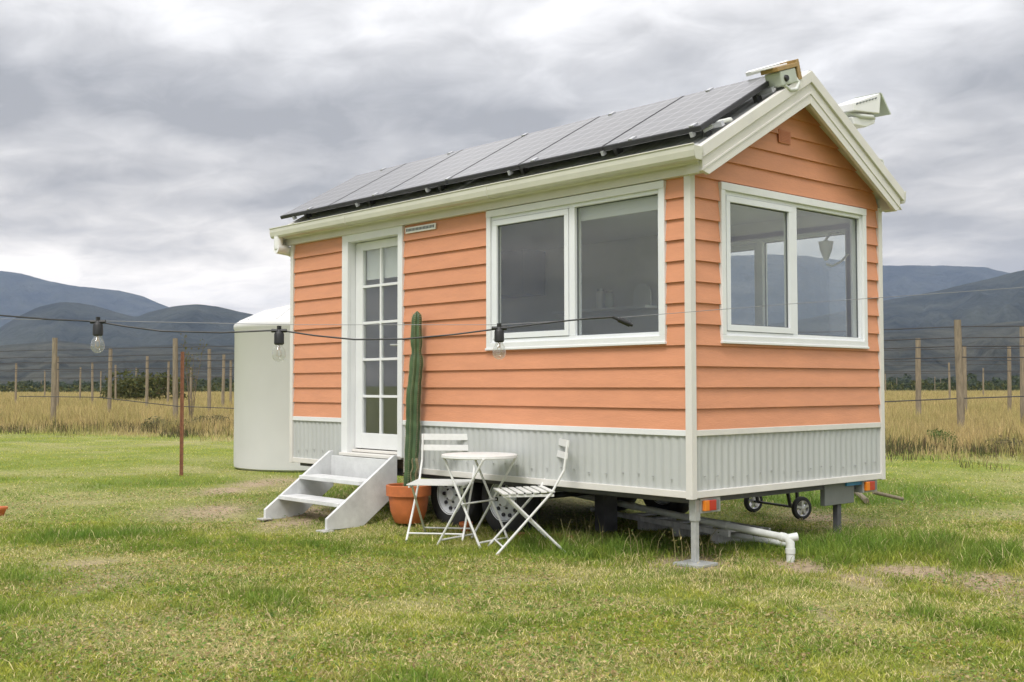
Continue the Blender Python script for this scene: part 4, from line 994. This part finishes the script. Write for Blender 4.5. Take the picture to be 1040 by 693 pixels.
# ------------------------------------------------------------------ plants
def leaves(cen, rad3, n, size, cols, rnd, shape='ball', hole=.35):
    """leaf quads spread through a lumpy volume; returns verts, faces, colours"""
    lob = [(V(*[rnd.uniform(-.6, .6)*rad3[k] for k in range(3)]), rnd.uniform(.35, .62)) for _ in range(12)]
    vs = []; cs = []
    for i in range(n):
        c_, s = lob[int(rnd.random()*len(lob))]
        d = V(rnd.gauss(0, 1), rnd.gauss(0, 1), rnd.gauss(0, 1)).normalized()*(rnd.random()**.4)*s
        p = cen+c_+V(d.x*rad3[0], d.y*rad3[1], d.z*rad3[2])
        if p.z < .03: p.z = .03+rnd.random()*.1
        a = V(rnd.gauss(0, 1), rnd.gauss(0, 1), rnd.gauss(0, 1)).normalized()*size*rnd.uniform(.6, 1.3); b2 = a.cross(V(rnd.gauss(0, 1), rnd.gauss(0, 1), rnd.gauss(0, 1))).normalized()*a.length*.45
        vs += [p-a, p+b2, p+a, p-b2]; cc = rnd.choice(cols); f = rnd.uniform(.7, 1.35); cs += [(cc[0]*f, cc[1]*f, cc[2]*f)]*4
    return vs, cs
def leafmesh(name, vs, cs, parent=None):
    n = len(vs)//4
    o = npmesh(name, np.array([tuple(v) for v in vs]), np.arange(n*4), np.full(n, 4), np.array(cs), M['leaf'])
    if parent: o.parent = parent; o.location = -wloc(parent)
    return o
rr = random.Random(5)
def bush(px, d, rx, rz, n, size, cols, label, name='bush', cat='bush'):
    b_ = atd(px, d); e = empty(name, b_, label, cat)
    vs, cs = leaves(b_+V(0, 0, rz*.85), (rx, rx, rz), n, size, cols, rr); leafmesh('crown', vs, cs, e)
    mb = MB()
    for k in range(5):
        a = rr.uniform(0, 2*PI); mb.tube([b_+V(0, 0, -.05), b_+V(math.cos(a)*rx*.2, math.sin(a)*rx*.2, rz*.5), b_+V(math.cos(a)*rx*.5, math.sin(a)*rx*.5, rz*1.2)], [rx*.03, rx*.02, rx*.006], 6)
    mb.build('trunk', M['bark'], e, True)
OL = [(.075, .085, .025), (.055, .07, .022), (.11, .11, .035)]; DG = [(.03, .045, .018), (.04, .055, .02), (.055, .065, .025)]
bush(150, 82, 2.9, 1.25, 2600, .16, OL, 'rounded olive green bush far out in the vineyard behind the left posts')
bush(128, 95, 2.0, .8, 1200, .17, OL, 'low olive bush at the left foot of the rounded bush in the vineyard')
bush(212, 33.5, .8, .30, 1500, .04, [(.16, .15, .07), (.20, .17, .09), (.10, .12, .05)], 'low brownish weedy shrub in the dry grass just left of the water tank', 'weed_clump', 'shrub')
bush(170, 32, .6, .22, 900, .04, [(.17, .16, .08), (.20, .17, .09), (.10, .12, .05)], 'small brownish weed clump in the dry grass left of the rusty picket', 'weed_clump', 'shrub')
bush(955, 21.8, .42, .22, 900, .03, [(.10, .15, .04), (.14, .17, .05)], 'green weed clump at the edge of the dry grass left of the thick leaning post', 'weed_clump', 'shrub')
bush(1018, 20.5, .6, .17, 900, .03, [(.17, .15, .08), (.20, .16, .09), (.12, .12, .06)], 'brownish weed clump at the edge of the dry grass near the right edge', 'weed_clump', 'shrub')
# sapling
b_ = atd(194, 36); sp_ = empty('sapling', b_, 'thin whippy sapling with few yellow green leaves beside the rusty picket', 'sapling')
vs = []; cs = []; mb = MB()
for k in range(7):
    a = rr.uniform(0, 2*PI); h0 = rr.uniform(1.6, 3.1); sx = rr.uniform(-.35, .35)
    P = [b_+Rh*(sx*.1), b_+Rh*(sx*.5)+V(0, 0, h0*.5), b_+Rh*sx*1.2+V(0, 0, h0)]
    mb.tube(P, [.018, .012, .004], 5)
    for j in range(26):
        t = rr.uniform(.4, 1); p = P[1].lerp(P[2], t)+V(rr.uniform(-.12, .12), rr.uniform(-.12, .12), rr.uniform(-.08, .08))
        a_ = V(rr.gauss(0, 1), rr.gauss(0, 1), rr.gauss(0, 1)).normalized()*.055; b3 = a_.cross(V(0, .3, 1)).normalized()*.02
        vs += [p-a_, p+b3, p+a_, p-b3]; cc = rr.choice([(.13, .14, .035), (.09, .11, .03), (.16, .13, .04)]); cs += [cc]*4
mb.build('trunk', M['bark'], sp_, True); leafmesh('crown', vs, cs, sp_)
# tall weeds beside the long drain pipe
e = empty('weed_clump', (-.55, .12, 0), 'straggly pale flowering weeds growing in front of the drain pipe under the house', 'weeds')
vs = []; cs = []; mb = MB()
for k in range(26):
    bx = rr.uniform(-1.6, .15); by = rr.uniform(-.05, .5); h0 = rr.uniform(.10, .27); tx = rr.uniform(-.06, .06)
    P = [V(bx, by, 0), V(bx+tx*.4, by, h0*.6), V(bx+tx*1.3, by+rr.uniform(-.04, .04), h0)]; mb.tube(P, [.003, .0022, .0014], 5)
    for j in range(9):
        t = rr.uniform(.1, 1); p = P[0].lerp(P[2], t)+V(rr.uniform(-.03, .03), rr.uniform(-.03, .03), 0)
        a_ = V(rr.gauss(0, 1), rr.gauss(0, 1), rr.gauss(0, .6)).normalized()*.016; b3 = a_.cross(V(0, .3, 1)).normalized()*.006
        vs += [p-a_, p+b3, p+a_, p-b3]; cc = rr.choice([(.13, .16, .04), (.07, .12, .03), (.38, .32, .14)]); cs += [cc]*4
mm_ = mat('weed_stem', (.22, .19, .08), .8); mb.build('stems', mm_, e, True); leafmesh('leaves', vs, cs, e)
# far treeline as one wood, built of leaf clumps
vs = []; cs = []
def woodrow(d, x0, x1, hmin, hmax, n, size, cols):
    for i in range(n):
        x = rr.uniform(x0, x1); hh = hmin+(hmax-hmin)*(.5+.5*mnoise.noise(V(x*.03, d*.01, 1)))*(.6+.8*mnoise.cell(V(x*.12, d, 0)))
        p = atd(x, d*rr.uniform(.93, 1.07)); p.z = hh*rr.random()**.7
        a_ = V(rr.gauss(0, 1), rr.gauss(0, 1), rr.gauss(0, 1)).normalized()*size*rr.uniform(.5, 1.3); b3 = a_.cross(V(rr.gauss(0, 1), rr.gauss(0, 1), rr.gauss(0, 1))).normalized()*size*.7
        vs.extend([p-a_, p+b3, p+a_, p-b3]); cc = rr.choice(cols); f = rr.uniform(.7, 1.3); cs.extend([(cc[0]*f, cc[1]*f, cc[2]*f)]*4)
woodrow(230, -250, 1400, .8, 2.6, 26000, .34, DG+OL)
woodrow(330, -250, 1400, 1.2, 4.6, 22000, .5, DG)
woodrow(600, -250, 1400, 2, 7.5, 16000, 1.0, DG)
o = leafmesh('distant_woodland', vs, cs); tag(o, 'low dark green belt of scrub and trees beyond the vineyard', 'woodland', kind='stuff')

# ------------------------------------------------------------------ mountains
def interp(pts, x):
    xs = [p[0] for p in pts]; ys = [p[1] for p in pts]; return np.interp(x, xs, ys)
def hill_mat(name, c1, c2, sc):
    m = mat(name, c1, .95, var=.3, scale=sc, col2=c2, bump=.0); b = m.node_tree.nodes['Principled BSDF']; b.inputs['Specular IOR Level'].default_value = .05
    nt = m.node_tree
    n = nt.nodes.new('ShaderNodeTexNoise'); n.inputs['Scale'].default_value = sc*3; n.inputs['Detail'].default_value = 8
    tc = [q for q in nt.nodes if q.type == 'TEX_COORD'][0]; nt.links.new(tc.outputs['Object'], n.inputs['Vector'])
    bp = nt.nodes.new('ShaderNodeBump'); bp.inputs['Strength'].default_value = 1; bp.inputs['Distance'].default_value = 25; nt.links.new(n.outputs['Fac'], bp.inputs['Height']); nt.links.new(bp.outputs[0], b.inputs['Normal'])
    return m
def ridge(name, sky, d0, d1, d2, m, amp, seed, xs=(-560, 1600), step=5, rows=70, rough=1.0):
    xx = np.arange(xs[0], xs[1], step); t = np.linspace(0, 1, rows)
    X, T = np.meshgrid(xx, t, indexing='ij')
    tc = (d1-d0)/(d2-d0)
    D = d0+(d2-d0)*T
    ysk = interp(sky, X)
    rid = fbm(X*.022+seed, T*3.2+seed, 5)-.5; rid2 = fbm(X*.11+seed*2, T*9, 4)-.5
    H = CAMP.z + (391.6-ysk)/FPX*d1
    up = np.clip(T/tc, 0, 1); prof = np.where(T < tc, up**1.15*(1-.0*up), np.clip(1-(T-tc)/(1-tc)*.75, 0, 1))
    w = np.sin(np.clip(T/tc, 0, 1)*PI)*np.where(T < tc, 1, 0)
    Z = H*prof + amp*H*w*(rid*1.5+rid2*.35) + np.where(T >= tc-.02, 0, 0) + H*.012*rid2*rough
    Z = np.where(T > tc, np.minimum(Z, H*.97), Z)
    Z = np.where(T < .02, -5, Z)
    tt = (X-520)/FPX
    PX = CAMP.x+(Fh.x+Rh.x*tt)*D; PY = CAMP.y+(Fh.y+Rh.y*tt)*D
    v = np.stack([PX, PY, Z], -1).reshape(-1, 3); n0, n1 = X.shape; idx = np.arange(n0*n1).reshape(n0, n1)
    f = np.stack([idx[:-1, :-1], idx[1:, :-1], idx[1:, 1:], idx[:-1, 1:]], -1).reshape(-1, 4)
    o = npmesh(name, v, f.ravel(), np.full(len(f), 4), None, m, True); o['kind'] = 'structure'; return o
HM1 = hill_mat('forest_slopes', (.012, .020, .020), (.060, .066, .052), .008)
HM2 = hill_mat('forest_slopes_near', (.015, .022, .02), (.085, .085, .065), .014)
far_sky = [(-900, 300), (-600, 260), (-300, 285), (-100, 270), (0, 274), (20, 276.5), (50, 285), (80, 290), (120, 294), (145, 300), (165, 309), (200, 322), (260, 335), (330, 325), (450, 300), (600, 275), (700, 262), (780, 258), (820, 260), (850, 264), (895, 270), (960, 270), (1000, 271.5), (1025, 277), (1060, 284), (1150, 300), (1400, 270), (1900, 300)]
ridge('far_mountains', far_sky, 3300, 4700, 5400, HM1, .32, 3.3)
near_sky = [(-900, 340), (-300, 320), (-100, 345), (-40, 345), (0, 331), (20, 319), (37, 310.6), (58, 305.7), (75, 306), (95, 309), (121, 317), (138, 321), (150, 316), (173, 310.5), (199, 308), (219, 310), (245, 316), (262, 320), (300, 335), (400, 350), (600, 345), (780, 330), (850, 318), (895, 306), (930, 300), (960, 294), (1000, 284.5), (1020, 279.5), (1040, 275), (1100, 262), (1300, 250), (1900, 290)]
ridge('forested_hills', near_sky, 1250, 2300, 3200, HM1, .34, 8.1)
foot = [(-900, 352), (-200, 362), (0, 350), (60, 345), (120, 352), (200, 348), (260, 355), (500, 362), (800, 352), (900, 338), (960, 334), (1040, 326), (1300, 330), (1900, 350)]
ridge('foothills', foot, 650, 1180, 1500, HM2, .4, 5.7)

# ------------------------------------------------------------------ haze
hz = MB().box(-7500, 7500, -7500, 7500, -12, 650).build('haze', M['white'], None); hz['kind'] = 'stuff'; tag(hz, 'thin bluish haze lying over the distant mountains', 'haze')
hm = bpy.data.materials.new('haze_air'); hm.use_nodes = True; nt = hm.node_tree
for n in list(nt.nodes): nt.nodes.remove(n)
out = nt.nodes.new('ShaderNodeOutputMaterial'); pv = nt.nodes.new('ShaderNodeVolumePrincipled')
pv.inputs['Color'].default_value = (.54, .69, 1, 1); pv.inputs['Density'].default_value = 1.05e-4; pv.inputs['Anisotropy'].default_value = .1
nt.links.new(pv.outputs[0], out.inputs['Volume']); hz.data.materials.clear(); hz.data.materials.append(hm)

# ------------------------------------------------------------------ sky and sun
SUN = V(.30, -.75, 1.05).normalized()
el = math.asin(SUN.z); azm = math.atan2(SUN.x, SUN.y)
w = bpy.data.worlds.new("World"); scene.world = w; w.use_nodes = True; nt = w.node_tree
bg = nt.nodes['Background']; bg.inputs['Strength'].default_value = .1
sky = nt.nodes.new('ShaderNodeTexSky'); sky.sky_type = 'NISHITA'; sky.sun_disc = False; sky.sun_elevation = el; sky.sun_rotation = azm
tc = nt.nodes.new('ShaderNodeTexCoord')
sx = nt.nodes.new('ShaderNodeSeparateXYZ'); nt.links.new(tc.outputs['Generated'], sx.inputs[0])
# project the view direction on a cloud layer: p = dir.xy / (dir.z + k)
def math_(op, a=None, b=None, va=0, vb=0):
    n = nt.nodes.new('ShaderNodeMath'); n.operation = op; n.inputs[0].default_value = va; n.inputs[1].default_value = vb
    if a is not None: nt.links.new(a, n.inputs[0])
    if b is not None: nt.links.new(b, n.inputs[1])
    return n.outputs[0]
zc = math_('MAXIMUM', sx.outputs['Z'], None, vb=0.0); zk = math_('ADD', zc, None, vb=.17)
OFFX, OFFY = 20.5, 4.4
dx = math_('DIVIDE', sx.outputs['X'], zk); dy = math_('DIVIDE', sx.outputs['Y'], zk)
cb_ = nt.nodes.new('ShaderNodeCombineXYZ'); nt.links.new(dx, cb_.inputs[0]); nt.links.new(dy, cb_.inputs[1])
def cn(scale, detail, rough, off, dist=0.0):
    mp = nt.nodes.new('ShaderNodeMapping'); mp.inputs['Location'].default_value = off; mp.vector_type = 'POINT'; mp.inputs['Rotation'].default_value = (0, 0, -math.atan2(Rh.y, Rh.x)); mp.inputs['Scale'].default_value = (.80, 1, 1); nt.links.new(cb_.outputs[0], mp.inputs['Vector'])
    n = nt.nodes.new('ShaderNodeTexNoise'); n.inputs['Scale'].default_value = scale; n.inputs['Detail'].default_value = detail; n.inputs['Roughness'].default_value = rough; n.inputs['Distortion'].default_value = dist
    nt.links.new(mp.outputs[0], n.inputs['Vector']); return n.outputs['Fac']
nA = cn(.85, 2, .5, (OFFX, OFFY, 0), .2); nB = cn(2.6, 3, .5, (OFFX+4, OFFY+1, 0), .3); nC = cn(7, 10, .6, (OFFX+9, OFFY+3, 0), .5)
s1_ = math_('MULTIPLY', nA, None, vb=.52); s2_ = math_('MULTIPLY', nB, None, vb=.30); s3_ = math_('MULTIPLY', nC, None, vb=.18); ssum = math_('ADD', math_('ADD', s1_, s2_), s3_)
ramp = nt.nodes.new('ShaderNodeValToRGB'); nt.links.new(ssum, ramp.inputs['Fac'])
cr = ramp.color_ramp; cr.elements[0].position = .40; cr.elements[0].color = (3.6, 3.52, 3.45, 1); cr.elements[1].position = .61; cr.elements[1].color = (10.2, 10.0, 9.8, 1)
e_ = cr.elements.new(.495); e_.color = (6.1, 5.95, 5.8, 1)
# brighter band near the horizon
hb = nt.nodes.new('ShaderNodeMapRange'); hb.inputs['From Min'].default_value = .0; hb.inputs['From Max'].default_value = .17; hb.inputs['To Min'].default_value = 1.45; hb.inputs['To Max'].default_value = 1.0; nt.links.new(zc, hb.inputs['Value'])
wm = nt.nodes.new('ShaderNodeMapRange'); wm.data_type = 'FLOAT_VECTOR'; wm.inputs[7].default_value = (0, 0, 0); wm.inputs[8].default_value = (.25, .25, .25); wm.inputs[9].default_value = (1.12, 1.0, .82); wm.inputs[10].default_value = (1, 1, 1)
nt.links.new(zc, wm.inputs[6])
wv = nt.nodes.new('ShaderNodeVectorMath'); wv.operation = 'MULTIPLY'; nt.links.new(ramp.outputs['Color'], wv.inputs[0]); nt.links.new(wm.outputs[1], wv.inputs[1])
vm = nt.nodes.new('ShaderNodeVectorMath'); vm.operation = 'SCALE'; nt.links.new(wv.outputs[0], vm.inputs[0]); nt.links.new(hb.outputs[0], vm.inputs['Scale'])
# high overcast above is brighter
zb = nt.nodes.new('ShaderNodeMapRange'); zb.inputs['From Min'].default_value = .35; zb.inputs['From Max'].default_value = .9; zb.inputs['To Min'].default_value = 1.0; zb.inputs['To Max'].default_value = 2.3; nt.links.new(zc, zb.inputs['Value'])
vm2 = nt.nodes.new('ShaderNodeVectorMath'); vm2.operation = 'SCALE'; nt.links.new(vm.outputs[0], vm2.inputs[0]); nt.links.new(zb.outputs[0], vm2.inputs['Scale'])
mx = nt.nodes.new('ShaderNodeMix'); mx.data_type = 'RGBA'; mx.inputs[0].default_value = .93
nt.links.new(sky.outputs[0], mx.inputs[6]); nt.links.new(vm2.outputs[0], mx.inputs[7]); nt.links.new(mx.outputs[2], bg.inputs['Color'])
sd2 = bpy.data.lights.new('sun', 'SUN'); sd2.energy = 2.0; sd2.angle = R(22); sd2.color = (1, .97, .93)
so = bpy.data.objects.new('sun', sd2); COL.objects.link(so); so.rotation_euler = SUN.to_track_quat('Z', 'Y').to_euler(); so.location = (0, -10, 12)

scene.view_settings.view_transform = 'Standard'; scene.view_settings.look = 'None'; scene.view_settings.exposure = 0.42; scene.view_settings.gamma = 1
scene.render.engine = 'CYCLES'
scene.cycles.max_bounces = 8; scene.cycles.transparent_max_bounces = 12; scene.cycles.volume_bounces = 0
